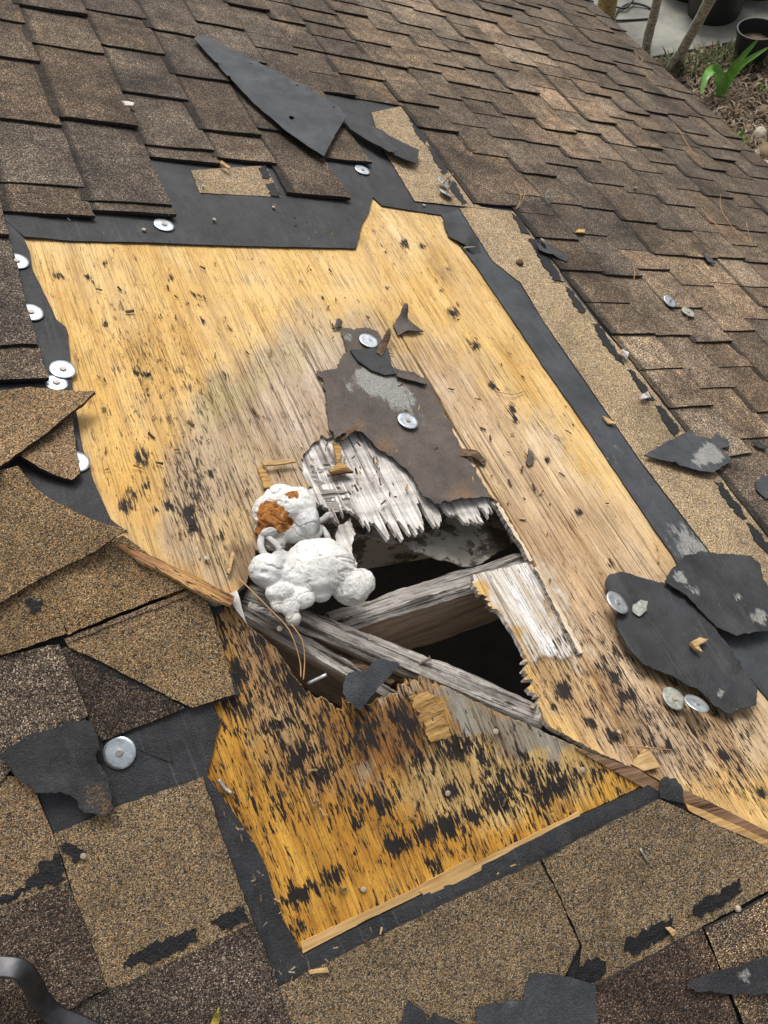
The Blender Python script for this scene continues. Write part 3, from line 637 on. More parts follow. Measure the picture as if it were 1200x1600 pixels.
# ---- edge boards at the hip and at the lower tear
sheet('hip_board', [(184, 850), (194, 850), (235, 868), (300, 898), (366, 932), (360, 946), (332, 936), (272, 904), (217, 876)], PA, [PLY, LATH], roof, h=.0035, t=.004, jag=.003, step=.006, grid=.005, seed=71, ang=.8,
      paint=lambda px, ab: layers(px, SX((.30, .15, .06)), [([(260, 880), (340, 915), (330, 930), (250, 890)], 12, SX((.55, .33, .12)), .9)]), wear=lambda px, ab: np.tile((.26, .6, 0), (len(px), 1)))
sheet('weathered_edge', [(352, 930), (370, 922), (386, 975), (373, 958)], PB, [WHITEW, WHITEW], roof, h=.004, t=.006, jag=.002, step=.004, grid=.006, seed=73)
sheet('hip_board', [(900, 1168), (1000, 1203), (1032, 1224), (1080, 1238), (1205, 1302), (1205, 1316), (1110, 1274), (1065, 1254), (1018, 1238), (965, 1208), (905, 1174)], PB, [LATHR, LATHR], roof, h=-.004, t=.007, jag=.0015, step=.006, grid=.008, seed=77, ang=-.2)
sheet('edge_lath', [(1072, 1256), (1100, 1266), (1205, 1314), (1205, 1326), (1110, 1284), (1076, 1266)], PB, [LATH, LATH], roof, h=.002, t=.006, jag=.001, step=.006, grid=.008, seed=79, ang=-.2)
sheet('edge_lath', [(470, 1472), (556, 1432), (650, 1388), (735, 1340), (738, 1350), (660, 1396), (560, 1444), (473, 1490)], PB, [LATH, LATH], roof, h=-.003, t=.0055, jag=.0014, step=.005, grid=.008, seed=81)
sheet('edge_lath', [(655, 1392), (760, 1340), (850, 1296), (905, 1268), (906, 1274), (870, 1300), (790, 1342), (700, 1386), (664, 1400)], PB, [LATH, LATH], roof, h=.0015, t=.0025, jag=.002, step=.005, grid=.008, seed=83)

# ---- black underlayment left round the tear
def mold(list_, dust=()):
    def f(px, ab):
        r = np.zeros(len(px)); g = np.zeros(len(px))
        for x, y, s, v in list_: r += v * blob(px, x, y, s, s)
        for x, y, s, v in dust: g += v * blob(px, x, y, s, s)
        return np.stack([r, g, np.zeros(len(px))], -1)
    return f
sheet('underlayment', [(-60, 150), (560, 120), (760, 250), (735, 322), (704, 331), (690, 337), (640, 329), (596, 322), (582, 309), (577, 330), (566, 350), (556, 389), (400, 386), (250, 381), (110, 377), (38, 372), (8, 346), (-60, 346)], PA, [FELT, EDGE], roof, h=.0006, t=.002, jag=.0012, step=.008, grid=.02, seed=87, hf=lambda ab, px: (fbm(ab[:, 0] * 9, ab[:, 1] * 9, 5)) * .004, paint=mold([]), smooth=True)
sheet('underlayment', [(688, 335), (740, 300), (830, 330), (1010, 560), (1130, 862), (1210, 990), (1330, 1130), (1290, 1200), (1200, 1094), (1110, 985), (1052, 872), (1000, 795), (930, 690), (850, 575), (790, 485), (740, 412), (706, 368)], PA, [FELT_G, EDGE], roof, h=.0006, t=.002, jag=.0018, step=.008, grid=.02, seed=89, hf=lambda ab, px: fbm(ab[:, 0] * 9, ab[:, 1] * 9, 6) * .003, paint=mold([(960, 715, 26, .35), (1065, 840, 40, .45), (1100, 870, 30, .3), (920, 640, 20, .2)]), smooth=True)
sheet('underlayment', [(-80, 347), (12, 347), (38, 374), (46, 392), (52, 425), (74, 468), (88, 500), (103, 512), (106, 522), (110, 560), (114, 620), (122, 660), (130, 705), (150, 762), (173, 812), (200, 833), (130, 808), (76, 782), (44, 752), (-80, 736)], PA, [FELT, EDGE], roof, h=.0007, t=.002, jag=.0012, step=.007, grid=.02, seed=91, hf=lambda ab, px: fbm(ab[:, 0] * 12, ab[:, 1] * 9, 8) * .004, paint=mold([]), smooth=True)
sheet('underlayment', [(20, 1120), (330, 1090), (345, 1128), (338, 1150), (334, 1170), (328, 1190), (322, 1212), (360, 1262), (395, 1312), (415, 1352), (440, 1430), (472, 1492), (740, 1358), (900, 1276), (1000, 1234), (1012, 1226), (1060, 1250), (1080, 1290), (430, 1700), (250, 1500), (20, 1420)], PB, [FELT, EDGE], roof, h=.0006, t=.002, jag=.0018, step=.007, grid=.02, seed=93, hf=lambda ab, px: fbm(ab[:, 0] * 12, ab[:, 1] * 12, 9) * .004, paint=mold([(585, 1480, 12, .2)]), smooth=True)
sheet('underlayment', [(-60, 1000), (100, 1000), (320, 925), (348, 945), (346, 958), (336, 962), (331, 980), (375, 1085), (330, 1100), (20, 1130)], PB, [FELT, EDGE], roof, h=.0006, t=.002, jag=.0015, step=.007, grid=.02, seed=94, paint=mold([]))
sheet('underlayment', [(160, 1160), (252, 1130), (270, 1192), (215, 1170)], PB, [FELT, EDGE], roof, h=.004, t=.002, jag=.001, step=.008, grid=.02, seed=95, paint=mold([]))

sheet('underlayment', [(430, 1500), (740, 1350), (1012, 1226), (1250, 1330), (1330, 1750), (400, 1750)], PB, [FELT, EDGE], roof, h=.0002, t=.0008, jag=.0, step=.02, grid=.05, seed=961, paint=mold([]))
sheet('underlayment', [(-100, 960), (316, 930), (322, 1095), (316, 1212), (395, 1330), (470, 1500), (470, 1750), (-100, 1750)], PB, [FELT, EDGE], roof, h=.0001, t=.0008, jag=.0, step=.02, grid=.05, seed=962, paint=mold([]))
# brown peeled felt stuck above the hole
R1 = [(494, 582), (512, 580), (525, 574), (530, 566), (541, 552), (536, 530), (530, 514), (548, 515), (570, 512), (590, 520), (602, 540), (606, 568), (622, 580), (645, 584), (668, 596), (690, 640), (720, 700), (748, 745), (768, 778), (740, 780), (705, 786), (676, 792), (662, 780), (646, 748), (615, 718), (585, 700), (560, 678), (545, 680), (520, 692), (512, 668), (508, 620), (503, 600)]
sheet('underlayment', R1, PA, [FELT_B, EDGE], roof, h=.002, t=.0016, jag=.006, step=.0026, grid=.006, seed=97,
      hf=lambda ab, px: fbm(ab[:, 0] * 25, ab[:, 1] * 25, 12) * .005 + .010 * blob(px, 540, 690, 30, 14) + .006 * blob(px, 690, 785, 60, 8),
      paint=mold([(596, 596, 24, .42), (632, 630, 26, .42), (612, 612, 22, .3), (572, 600, 26, .3), (660, 660, 20, .22), (565, 585, 16, .3), (540, 610, 16, .3), (545, 530, 12, .4), (640, 690, 16, .2), (515, 620, 12, .3)], [(600, 700, 26, .5), (640, 760, 20, .4), (560, 665, 18, .45), (720, 778, 40, .45), (660, 720, 20, .3)]))
sheet('underlayment', [(547, 546), (606, 543), (612, 570), (620, 584), (602, 586), (580, 578), (560, 564)], PA, [FELT, EDGE], roof, h=.009, t=.002, jag=.001, step=.005, grid=.01, seed=99, paint=mold([]))
sheet('underlayment', [(622, 576), (668, 594), (664, 600), (620, 588)], PA, [FELT_B, EDGE], roof, h=.010, t=.003, jag=.002, step=.004, grid=.01, seed=101, paint=mold([]))

# ================================================================ SHINGLES
# one tab: worn outline, near end proud of the course below, far end tucked low
def tab_mesh(seed):
    nx, ny = 5, 7; rs = np.random.RandomState(seed)
    top, n = [], (nx + 1) * (ny + 1)
    jl, jr = (rs.rand(ny + 1) - .5) * .025, (rs.rand(ny + 1) - .5) * .025
    je, jf = (rs.rand(nx + 1) - .5) * .018, (rs.rand(nx + 1) - .5) * .03
    curl = rs.rand() * .003; sk = (rs.rand() - .5) * .05
    for j in range(ny + 1):
        for i in range(nx + 1):
            u, v = (0, .10, .17, .5, .85, 1)[i], (0, .16, .33, .5, .68, .93, .965, 1)[j]
            x = u + (jl[j] if i == 0 else 0) + (jr[j] if i == nx else 0)
            y = v + (je[i] + sk * (u - .5) if j == 0 else 0) + (jf[i] if j == ny else 0)
            z = .0072 - .0052 * v + .0026 * u + curl * (1 - v) ** 3 * u * 1.2 + (rs.rand() - .5) * .0008
            top.append((x, y, z))
    verts = top + [(x, y, z - .0062) for x, y, z in top]; f, mi = [], []
    I = lambda i, j: j * (nx + 1) + i
    for j in range(ny):
        for i in range(nx): f.append((I(i, j), I(i + 1, j), I(i + 1, j + 1), I(i, j + 1))); mi.append(0)
    bd = [I(i, 0) for i in range(nx)] + [I(nx, j) for j in range(ny)] + [I(nx - i, ny) for i in range(nx)] + [I(0, ny - j) for j in range(ny)]
    for k in range(len(bd)):
        a, b = bd[k], bd[(k + 1) % len(bd)]; f.append((b, a, a + n, b + n)); mi.append(1)
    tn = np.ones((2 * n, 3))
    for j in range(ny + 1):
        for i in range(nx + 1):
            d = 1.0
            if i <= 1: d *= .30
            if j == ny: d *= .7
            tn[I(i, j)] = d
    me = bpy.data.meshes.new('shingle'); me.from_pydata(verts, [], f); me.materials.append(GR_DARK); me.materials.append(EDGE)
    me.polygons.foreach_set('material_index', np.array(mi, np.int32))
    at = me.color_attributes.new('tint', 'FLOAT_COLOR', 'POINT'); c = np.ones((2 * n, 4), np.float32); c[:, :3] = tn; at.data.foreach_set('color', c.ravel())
    return me
TABS = [tab_mesh(100 + i) for i in range(14)]
NTAB = [0]
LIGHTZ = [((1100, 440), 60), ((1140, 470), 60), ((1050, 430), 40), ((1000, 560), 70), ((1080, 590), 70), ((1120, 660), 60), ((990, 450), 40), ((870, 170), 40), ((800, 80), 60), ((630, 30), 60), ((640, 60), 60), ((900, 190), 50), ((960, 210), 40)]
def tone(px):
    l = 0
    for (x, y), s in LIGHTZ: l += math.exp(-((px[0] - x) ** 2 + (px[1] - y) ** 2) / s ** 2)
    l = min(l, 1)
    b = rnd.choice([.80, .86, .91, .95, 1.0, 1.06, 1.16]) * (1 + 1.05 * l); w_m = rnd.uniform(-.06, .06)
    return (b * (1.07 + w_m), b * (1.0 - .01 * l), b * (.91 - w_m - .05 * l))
TABS_OUT = []
def course(a0, a1, bmin, bmax, ends=None, off=0.0, big=False):
    """a course of tabs between a0 and a1 (down the slope), near ends at the given positions"""
    b = bmin; cuts = [bmin]
    if ends:
        for e in sorted(ends):
            if e > bmin + .03: cuts.append(e)
    while cuts[-1] < bmax: cuts.append(cuts[-1] + (rnd.choice([.08, .10, .12, .14, .17]) if not big else rnd.choice([.16, .2, .24])))
    for k in range(len(cuts) - 1):
        b0, b1 = cuts[k], cuts[k + 1]
        q = PX(PA.w(np.array([a0, a1, a0, a1]), np.array([b0, b0, b1, b1]), np.zeros(4)))
        if q[:, 0].max() < -60 or q[:, 0].min() > 1260 or q[:, 1].max() < -50: continue
        me = TABS[rnd.randrange(len(TABS))]
        hh = .003 + rnd.random() * .0015 + off
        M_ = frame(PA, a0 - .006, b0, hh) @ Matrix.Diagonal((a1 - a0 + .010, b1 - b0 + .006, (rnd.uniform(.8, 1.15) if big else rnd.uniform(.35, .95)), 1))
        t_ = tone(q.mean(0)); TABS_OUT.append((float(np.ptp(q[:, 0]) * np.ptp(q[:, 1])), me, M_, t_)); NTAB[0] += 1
bq = lambda *xy: [float(P(np.array(p, float), PA)[1]) for p in xy]
U = S
course(-.08 * U, .086 * U, .9, 2.4)
course(.086 * U, .243 * U, bq((97, 604))[0], 3.2, bq((34, 552), (5, 379)), big=True)
course(.253 * U, .41 * U, bq((70, 343))[0], 3.2, bq((125, 302), (90, 205), (50, 106)), big=True)
course(.41 * U, .578 * U, bq((200, 342))[0], 3.2, bq((200, 326), (152, 201), (106, 85)), .001, True)
course(.578 * U, .745 * U, bq((280, 258))[0], 3.2, bq((268, 238), (235, 157), (205, 85)), big=True)
course(.745 * U, .895 * U, bq((370, 258))[0], 3.3, bq((355, 216), (312, 130), (276, 60)), .001, True)
course(.895 * U, 1.05 * U, bq((475, 312))[0], 3.4, bq((430, 212), (395, 105), (345, 47)), .0, True)
course(1.05 * U, 1.19 * U, bq((540, 259))[0], 3.5, bq((520, 190), (430, 85)), .001)
course(1.19 * U, 1.30 * U, bq((610, 168))[0], 3.5, None)
course(1.30 * U, 1.47 * U, bq((640, 173))[0], 3.6, None)
course(1.47 * U, 1.607 * U, bq((775, 327))[0], 3.7, bq((712, 215),), .0025)
edges = [1.607, 1.75, 1.893, 2.043, 2.19, 2.337, 2.484, 2.63, 2.777, 2.924, 3.07, 3.2, 3.325]
for k in range(len(edges) - 1):
    e = None
    if k in (0, 1): e = [x * U for x in ((.62, .75, .908, 1.04, 1.167, 1.29, 1.42, 1.56) if k == 0 else (.66, .80, .971, 1.166, 1.41, 1.60, 1.75, 1.9))]
    course(edges[k] * U, edges[k + 1] * U, (.25 if k > 1 else .40), 4.0, e, .0025 if k == 0 else .001 * (k % 2))
# the 270 largest in view are single tabs; the small rest far up the roof is one mass of tabs
TABS_OUT.sort(key=lambda x: -x[0])
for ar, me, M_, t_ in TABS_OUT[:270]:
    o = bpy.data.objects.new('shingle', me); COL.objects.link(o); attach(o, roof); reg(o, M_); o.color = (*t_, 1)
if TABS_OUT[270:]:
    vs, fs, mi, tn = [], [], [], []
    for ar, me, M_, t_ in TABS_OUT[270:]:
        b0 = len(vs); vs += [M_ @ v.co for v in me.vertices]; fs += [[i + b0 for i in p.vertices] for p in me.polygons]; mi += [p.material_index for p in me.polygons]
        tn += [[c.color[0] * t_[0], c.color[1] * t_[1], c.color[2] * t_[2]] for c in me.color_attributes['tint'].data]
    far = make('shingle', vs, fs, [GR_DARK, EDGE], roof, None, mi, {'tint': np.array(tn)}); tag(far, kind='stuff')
# a coarse bed of weathered courses under the tabs (old lower layer) so no deck shows between them
# ---- traced shingles: bared headlaps (pale) and torn ends
def gran(px_, pl, color=(1, 1, 1), h=.003, t=.004, seed=0, light=True, jag=.0016, hf=None, grid=.02, parent=roof, name='shingle', paint=None):
    return sheet(name, px_, pl, [GR_LIGHT if light else GR_DARK, EDGE], parent, h=h, t=t, jag=jag, step=.0035, grid=grid, seed=seed, color=color, hf=hf, paint=paint)
wav = lambda s, a=.003: (lambda ab, px: (fbm(ab[:, 0] * 14, ab[:, 1] * 14, s) - .4) * a)
gran([(298, 266), (415, 258), (440, 308), (400, 306), (312, 301)], PA, (1.1, 1.05, .95), .003, .003, 1)
gran([(580, 176), (630, 165), (684, 226), (738, 316), (758, 326), (648, 314), (597, 230)], PA, (1.22, 1.16, 1.04), .0035, .0035, 2)
gran([(718, 326), (742, 322), (820, 333), (850, 374), (882, 440), (815, 443), (770, 408)], PA, (1.22, 1.16, 1.04), .0025, .0035, 3)
gran([(814, 442), (884, 441), (934, 505), (1076, 665), (1214, 850), (1300, 960), (1210, 990), (1112, 866), (1001, 720), (919, 602), (850, 503)], PA, (1.22, 1.16, 1.02), .0028, .0035, 4)
def tar(px_, pl, h, seed, t=.0012): return sheet('tar_strip', px_, pl, [TAR, TAR], roof, h=h, t=t, jag=.008, step=.0022, grid=.006, seed=seed, hf=lambda ab, px: (fbm(ab[:, 0] * 160, ab[:, 1] * 160, seed) - .4) * .002)
for k, q in enumerate([[(404, 262), (416, 260), (423, 276), (412, 278)], [(416, 288), (430, 286), (440, 306), (424, 306)],
                       [(640, 186), (648, 188), (668, 218), (664, 226), (652, 212)], [(668, 226), (676, 230), (700, 268), (694, 274), (678, 250)], [(698, 276), (712, 286), (730, 318), (722, 320), (704, 296)],
                       [(800, 334), (812, 338), (828, 366), (816, 364)], [(826, 372), (838, 374), (862, 408), (876, 436), (866, 438), (846, 410)], [(850, 403), (862, 408), (880, 441), (868, 436)],
                       [(884, 448), (892, 452), (916, 486), (908, 490), (894, 472)], [(926, 505), (936, 506), (972, 560), (976, 570), (962, 562), (942, 536)], [(980, 576), (990, 580), (1014, 610), (1026, 626), (1012, 626), (996, 604)], [(1024, 632), (1034, 634), (1064, 674), (1054, 682), (1038, 660)],
                       [(1116, 752), (1126, 752), (1162, 800), (1166, 812), (1152, 806), (1134, 782)], [(1166, 816), (1174, 816), (1210, 862), (1204, 872), (1184, 850)]]):
    tar(q, PA, .0068, 200 + k)
# plane B, left side, from the lowest layer up
SH = [  # outline, colour, light?, h, t, seed
    ([(-60, 1560), (80, 1588), (180, 1540), (230, 1640), (180, 1700), (-60, 1700)], (.75, .78, .8), False, .003, .004, 11),
    ([(170, 1546), (186, 1540), (300, 1488), (398, 1442), (428, 1520), (470, 1640), (215, 1660), (196, 1600)], (.85, .80, .78), False, .0055, .0055, 12),
    ([(84, 1303), (200, 1254), (318, 1214), (340, 1285), (396, 1442), (300, 1490), (178, 1545), (164, 1540), (128, 1440)], (.80, .72, .60), True, .0045, .0045, 13),
    ([(-60, 1440), (0, 1420), (106, 1380), (140, 1465), (166, 1544), (110, 1576), (40, 1604), (-60, 1640)], (.8, .72, .66), False, .006, .006, 14),
    ([(-60, 1200), (0, 1212), (48, 1212), (62, 1252), (86, 1310), (108, 1384), (0, 1432), (-60, 1450)], (.80, .70, .58), True, .005, .005, 15),
    ([(92, 1014), (108, 1008), (180, 1046), (230, 1070), (290, 1106), (225, 1132), (160, 1158), (136, 1122)], (.62, .56, .52), False, .004, .005, 16),
    ([(100, 998), (210, 958), (320, 922), (340, 985), (368, 1084), (300, 1106), (262, 1088), (200, 1056), (150, 1030), (108, 1012)], (.84, .72, .55), True, .008, .0045, 17),
    ([(-60, 1040), (0, 1026), (60, 1012), (92, 1006), (120, 1070), (138, 1118), (100, 1140), (50, 1160), (0, 1225), (-60, 1240)], (1.5, 1.42, 1.32), False, .007, .006, 18),
    ([(70, 892), (130, 862), (192, 836), (250, 880), (306, 912), (250, 934), (180, 960), (106, 992)], (.86, .72, .53), True, .013, .0045, 20),
    ([(-60, 930), (0, 920), (70, 892), (84, 925), (104, 990), (50, 1008), (0, 1024), (-60, 1045)], (.80, .67, .50), True, .012, .0055, 19),
]
for q, c_, l_, h_, t_, s_ in SH: gran(q, PB, c_, h_, t_, s_, l_, hf=wav(s_))
gran([(106, 996), (210, 955), (312, 915), (318, 922), (210, 963), (108, 1003)], PB, (.7, .62, .55), .0105, .0045, 140, True)
# hip caps curling off at the left
gran([(-60, 738), (0, 734), (28, 728), (58, 764), (84, 782), (130, 806), (202, 830), (150, 862), (70, 900), (0, 942), (-60, 965)], PB, (.86, .73, .55), .020, .005, 24, True, hf=lambda ab, px: (fbm(ab[:, 0] * 14, ab[:, 1] * 14, 3) - .4) * .004 + .012 * blob(px, 200, 830, 60, 40))
gran([(28, 716), (96, 664), (112, 640), (118, 690), (126, 738), (112, 750), (62, 736)], PA, (.85, .70, .56), .010, .006, 25, True, hf=lambda ab, px: .007 * blob(px, 40, 725, 40, 30))
gran([(-60, 600), (0, 610), (46, 606), (100, 613), (148, 616), (128, 636), (100, 656), (60, 690), (0, 732), (-60, 780)], PA, (.90, .74, .55), .020, .006, 26, True, hf=lambda ab, px: .006 * np.clip((px[:, 0]) / 150, 0, 1) + .004 * blob(px, 0, 720, 90, 50))
# plane B, lower right
gran([(428, 1546), (560, 1478), (700, 1410), (843, 1345), (872, 1400), (906, 1478), (880, 1530), (820, 1600), (790, 1660), (470, 1660)], PB, (.76, .70, .60), .0045, .0045, 31, True, hf=wav(31))
gran([(847, 1344), (940, 1292), (1030, 1248), (1110, 1285), (1210, 1328), (1260, 1350), (1260, 1362), (1200, 1392), (1060, 1468), (930, 1540), (900, 1556), (909, 1478), (876, 1402)], PB, (.76, .70, .60), .0045, .0045, 32, True, hf=wav(32))
gran([(880, 1560), (935, 1538), (1000, 1504), (1098, 1452), (1126, 1520), (1170, 1640), (850, 1660), (840, 1600)], PB, (.72, .60, .55), .007, .006, 33, False, hf=wav(33))
gran([(1102, 1452), (1160, 1424), (1270, 1362), (1290, 1560), (1180, 1640), (1130, 1522)], PB, (1.45, 1.3, 1.12), .007, .006, 34, False, hf=wav(34))
for k, q in enumerate([[(188, 1510), (205, 1488), (262, 1466), (305, 1450), (310, 1470), (262, 1494), (205, 1514)], [(330, 1444), (345, 1428), (380, 1414), (394, 1440), (350, 1452)], [(0, 1402), (30, 1390), (60, 1352), (90, 1334), (104, 1372), (60, 1388), (0, 1412)], [(974, 1484), (986, 1464), (1020, 1446), (1048, 1434), (1056, 1450), (1026, 1474), (990, 1492)], [(1074, 1432), (1086, 1414), (1130, 1388), (1156, 1374), (1162, 1392), (1140, 1410), (1092, 1434)], [(898, 1530), (908, 1510), (930, 1496), (948, 1502), (938, 1530), (915, 1540)], [(92, 1322), (118, 1320), (132, 1332), (128, 1344), (110, 1346)]]):
    tar(q, PB, .0095, 230 + k)
tar([(38, 940), (50, 934), (66, 942), (56, 962), (44, 958)], PB, .0175, 250)
tar([(120, 1014), (150, 1026), (210, 1056), (290, 1100), (270, 1102), (200, 1070), (140, 1036)], PB, .0085, 251, .0008)
print('tabs', NTAB[0])

# ---- tin caps nailed through the felt
def cap_mesh(m_, r=.0175, dome=.0016, bent=0):
    n = 28; rings = [(.0, .0006), (.12, .0006), (.2, .0), (.45, .0003), (.8, .0), (1, .0003)]; vs, fs = [], []
    for q, (f, z) in enumerate(rings):
        for j in range(n):
            a = 2 * math.pi * j / n; x, y = r * f * math.cos(a), r * f * math.sin(a)
            vs.append((x, y, z + bent * max(0, x) ** 2 * 30 + .0012))
    for q in range(len(rings) - 1):
        for j in range(n): fs.append((q * n + j, (q + 1) * n + j, (q + 1) * n + (j + 1) % n, q * n + (j + 1) % n))
    k = len(vs); vs += [(x, y, z - .0008) for x, y, z in vs[-n:]]; 
    for j in range(n): fs.append((k - n + j, k + j, k + (j + 1) % n, k - n + (j + 1) % n))
    fs.append(tuple(range(k, k + n))[::-1])
    return vs, fs
def cap_nail(xy, pl=PA, h=.0062, parent=roof, m_=TIN, tilt=(0, 0), r=.0175, label=None, cat=None, group=None, nail=True, bent=0, shank=False):
    ab = P(np.array(xy, float), pl, h)
    vs, fs = cap_mesh(m_, r, bent=bent)
    M_ = frame(pl, ab[0], ab[1], h, rnd.random() * 6) @ Matrix.Rotation(tilt[0], 4, 'X') @ Matrix.Rotation(tilt[1], 4, 'Y')
    o = make('cap_nail', vs, fs, m_, parent, M_, smooth=True)
    if label: tag(o, label, cat, group)
    if nail:
        n = 10; rr = .0048
        v2 = [(rr * math.cos(2 * math.pi * j / n), rr * math.sin(2 * math.pi * j / n), .0012) for j in range(n)] + [(rr * .75 * math.cos(2 * math.pi * j / n), rr * .75 * math.sin(2 * math.pi * j / n), .0034) for j in range(n)]
        f2 = [(j, (j + 1) % n, n + (j + 1) % n, n + j) for j in range(n)] + [tuple(range(n, 2 * n))]
        if shank:
            k = len(v2); v2 += [(.0016 * math.cos(2 * math.pi * j / 6), .0016 * math.sin(2 * math.pi * j / 6), z) for z in (.002, .032) for j in range(6)]
            f2 += [(k + j, k + (j + 1) % 6, k + 6 + (j + 1) % 6, k + 6 + j) for j in range(6)] + [tuple(range(k + 6, k + 12))]
        make('nail', v2, f2, STEEL if m_ is not TINOLD else NAILW, o, M_)
    return o
for xy, kw in [((256, 352), {}), ((26, 409), {}), ((48, 489), {}), ((98, 578), {}), ((88, 599), dict(h=.0045, r=.015)), ((118, 722), {}), ((566, 266), {}), ((576, 533), dict(h=.010, nail=False)), ((637, 658), dict(h=.011)),]:
    cap_nail(xy, **kw)
cap_nail((187, 1176), PB, .006, r=.019)
# nails left standing in deck and felt
for k, (x, y, pl, h) in enumerate([(335, 342, PA, .010), (428, 323, PA, .010), (225, 358, PA, .009), (318, 290, PA, .012), (663, 320, PA, .008), (323, 871, PA, .008), (775, 1143, PB, .008), (910, 1203, PB, .008), (700, 1240, PB, .002), (568, 1390, PB, .003), (953, 909, PA, .012), (130, 1338, PB, .013), (542, 962, PA, -.02), (968, 1143, PA, .006), (437, 982, PB, .0)]):
    ab = P(np.array([x, y], float), pl, h)
    tp = pl.w(ab[0], ab[1], h); bt = pl.w(ab[0] + rnd.uniform(-.004, .004), ab[1] + rnd.uniform(-.004, .004), -.03)
    n_ = np.array(tp - bt); n_ /= np.linalg.norm(n_)
    tube('nail', [bt, tp - n_ * .0013, tp - n_ * .0012, tp - n_ * .0003, tp], [.0015, .0015, .0034, .0036, .0030], NAILW, roof, 10)

# ================================================================ THINGS LYING ON THE ROOF
def scrap(name, px_, pl, label, cat, m_=FELT, h=.012, t=.0016, jag=.0015, seed=0, hf=None, paint=None, grid=.012, group=None, dots=()):
    o = sheet(name, px_, pl, [m_, EDGE], None, h=h, t=t, jag=jag * 1.5, step=.0028, grid=grid, seed=seed, hf=(lambda ab, px: (hf(ab, px) if hf else 0) + (fbm(ab[:, 0] * 22, ab[:, 1] * 22, seed) - .47) * .005 + .004 * np.exp(-((fbm(ab[:, 0] * 6, ab[:, 1] * 6, seed + 2) - .47) / .02) ** 2)), paint=paint or mold([]), smooth=True, holes=[[(x - r, y), (x - r * .3, y - r * .7), (x + r, y - r * .2), (x + r * .8, y + r * .5), (x - r * .2, y + r * .8)] for x, y, r in dots])
    return tag(o, label, cat, group)
G_SCRAP = 'torn scraps of black underlayment'
scrap('underlayment_scrap', [(302, 62), (310, 56), (322, 56), (345, 70), (366, 80), (420, 110), (480, 142), (528, 170), (540, 186), (524, 212), (504, 251), (480, 235), (440, 204), (396, 165), (352, 118)], PA, 'large wedge of grey black felt lying point up on the shingles above the tear', 'felt scrap', FELT_G, .017, .0017, .001, 301, hf=lambda ab, px: .008 * np.clip((px[:, 1] - 60) / 200, 0, 1) + fbm(ab[:, 0] * 10, ab[:, 1] * 10, 3) * .003, group=G_SCRAP, paint=mold([(400, 110, 30, .1)]), dots=[(391, 103, 2.6), (454, 188, 4.5), (520, 172, 2.6), (462, 138, 2.4)])
scrap('underlayment_scrap', [(530, 178), (540, 174), (562, 186), (610, 212), (655, 234), (651, 254), (630, 248), (590, 228), (548, 202)], PA, 'narrow strip of black felt reaching from the large wedge to the pale shingle strip', 'felt scrap', FELT, .022, .0017, .001, 303, group=G_SCRAP)
scrap('underlayment_scrap', [(945, 912), (952, 898), (964, 895), (1000, 904), (1040, 914), (1075, 940), (1110, 985), (1150, 1035), (1180, 1080), (1178, 1104), (1150, 1112), (1136, 1118), (1112, 1105), (1090, 1085), (1050, 1062), (1000, 1040), (975, 1012), (962, 984), (960, 940)], PA, 'long tongue shaped flap of black felt on bare plywood, tin cap at its tip', 'felt scrap', FELT, .012, .0017, .002, 305, hf=lambda ab, px: fbm(ab[:, 0] * 10, ab[:, 1] * 10, 4) * .010, group=G_SCRAP, paint=mold([(1120, 1085, 12, .45), (1000, 935, 10, .2), (1150, 1110, 10, .3)]))
scrap('underlayment_scrap', [(1036, 912), (1046, 892), (1066, 872), (1085, 868), (1092, 862), (1110, 866), (1150, 867), (1172, 870), (1186, 884), (1190, 908), (1210, 935), (1210, 984), (1150, 996), (1118, 982), (1080, 946)], PA, 'mould spotted square flap of black felt at the right edge', 'felt scrap', FELT, .020, .0017, .002, 307, hf=lambda ab, px: fbm(ab[:, 0] * 10, ab[:, 1] * 10, 6) * .008 + .005 * blob(px, 1100, 930, 60, 20), group=G_SCRAP, paint=mold([(1060, 905, 16, .55), (1080, 930, 14, .45), (1150, 935, 18, .4), (1185, 965, 18, .6), (1120, 950, 14, .3)]))
scrap('underlayment_scrap', [(1006, 712), (1040, 692), (1072, 677), (1088, 684), (1108, 688), (1116, 680), (1136, 688), (1138, 700), (1126, 702), (1142, 722), (1128, 730), (1112, 742), (1090, 738), (1040, 722)], PA, 'arrowhead piece of black felt with white mould lying across the tar line', 'felt scrap', FELT_G, .013, .0017, .0015, 309, hf=lambda ab, px: fbm(ab[:, 0] * 14, ab[:, 1] * 14, 6) * .008, group=G_SCRAP, paint=mold([(1105, 705, 16, .6), (1090, 722, 16, .5), (1120, 718, 14, .5)]))
scrap('underlayment_scrap', [(2, 1180), (14, 1163), (60, 1142), (100, 1130), (134, 1122), (150, 1140), (156, 1165), (152, 1190), (170, 1220), (182, 1262), (160, 1274), (132, 1268), (110, 1240), (60, 1238), (30, 1212)], PB, 'ragged black flap curled over the shingles beside the round tin cap, lower left', 'felt scrap', FELT, .016, .0017, .004, 311, hf=lambda ab, px: fbm(ab[:, 0] * 10, ab[:, 1] * 10, 7) * .012, group=G_SCRAP, paint=mold([(40, 1180, 14, .25)], [(150, 1240, 30, .42), (160, 1200, 14, .3), (165, 1265, 16, .4)]))
scrap('underlayment_scrap', [(744, 1574), (784, 1566), (816, 1562), (820, 1545), (828, 1520), (880, 1524), (931, 1540), (932, 1580), (936, 1640), (744, 1640)], PB, 'squared piece of black felt cut off by the bottom edge, beside a tar patch', 'felt scrap', FELT_G, .015, .0017, .001, 313, group=G_SCRAP)
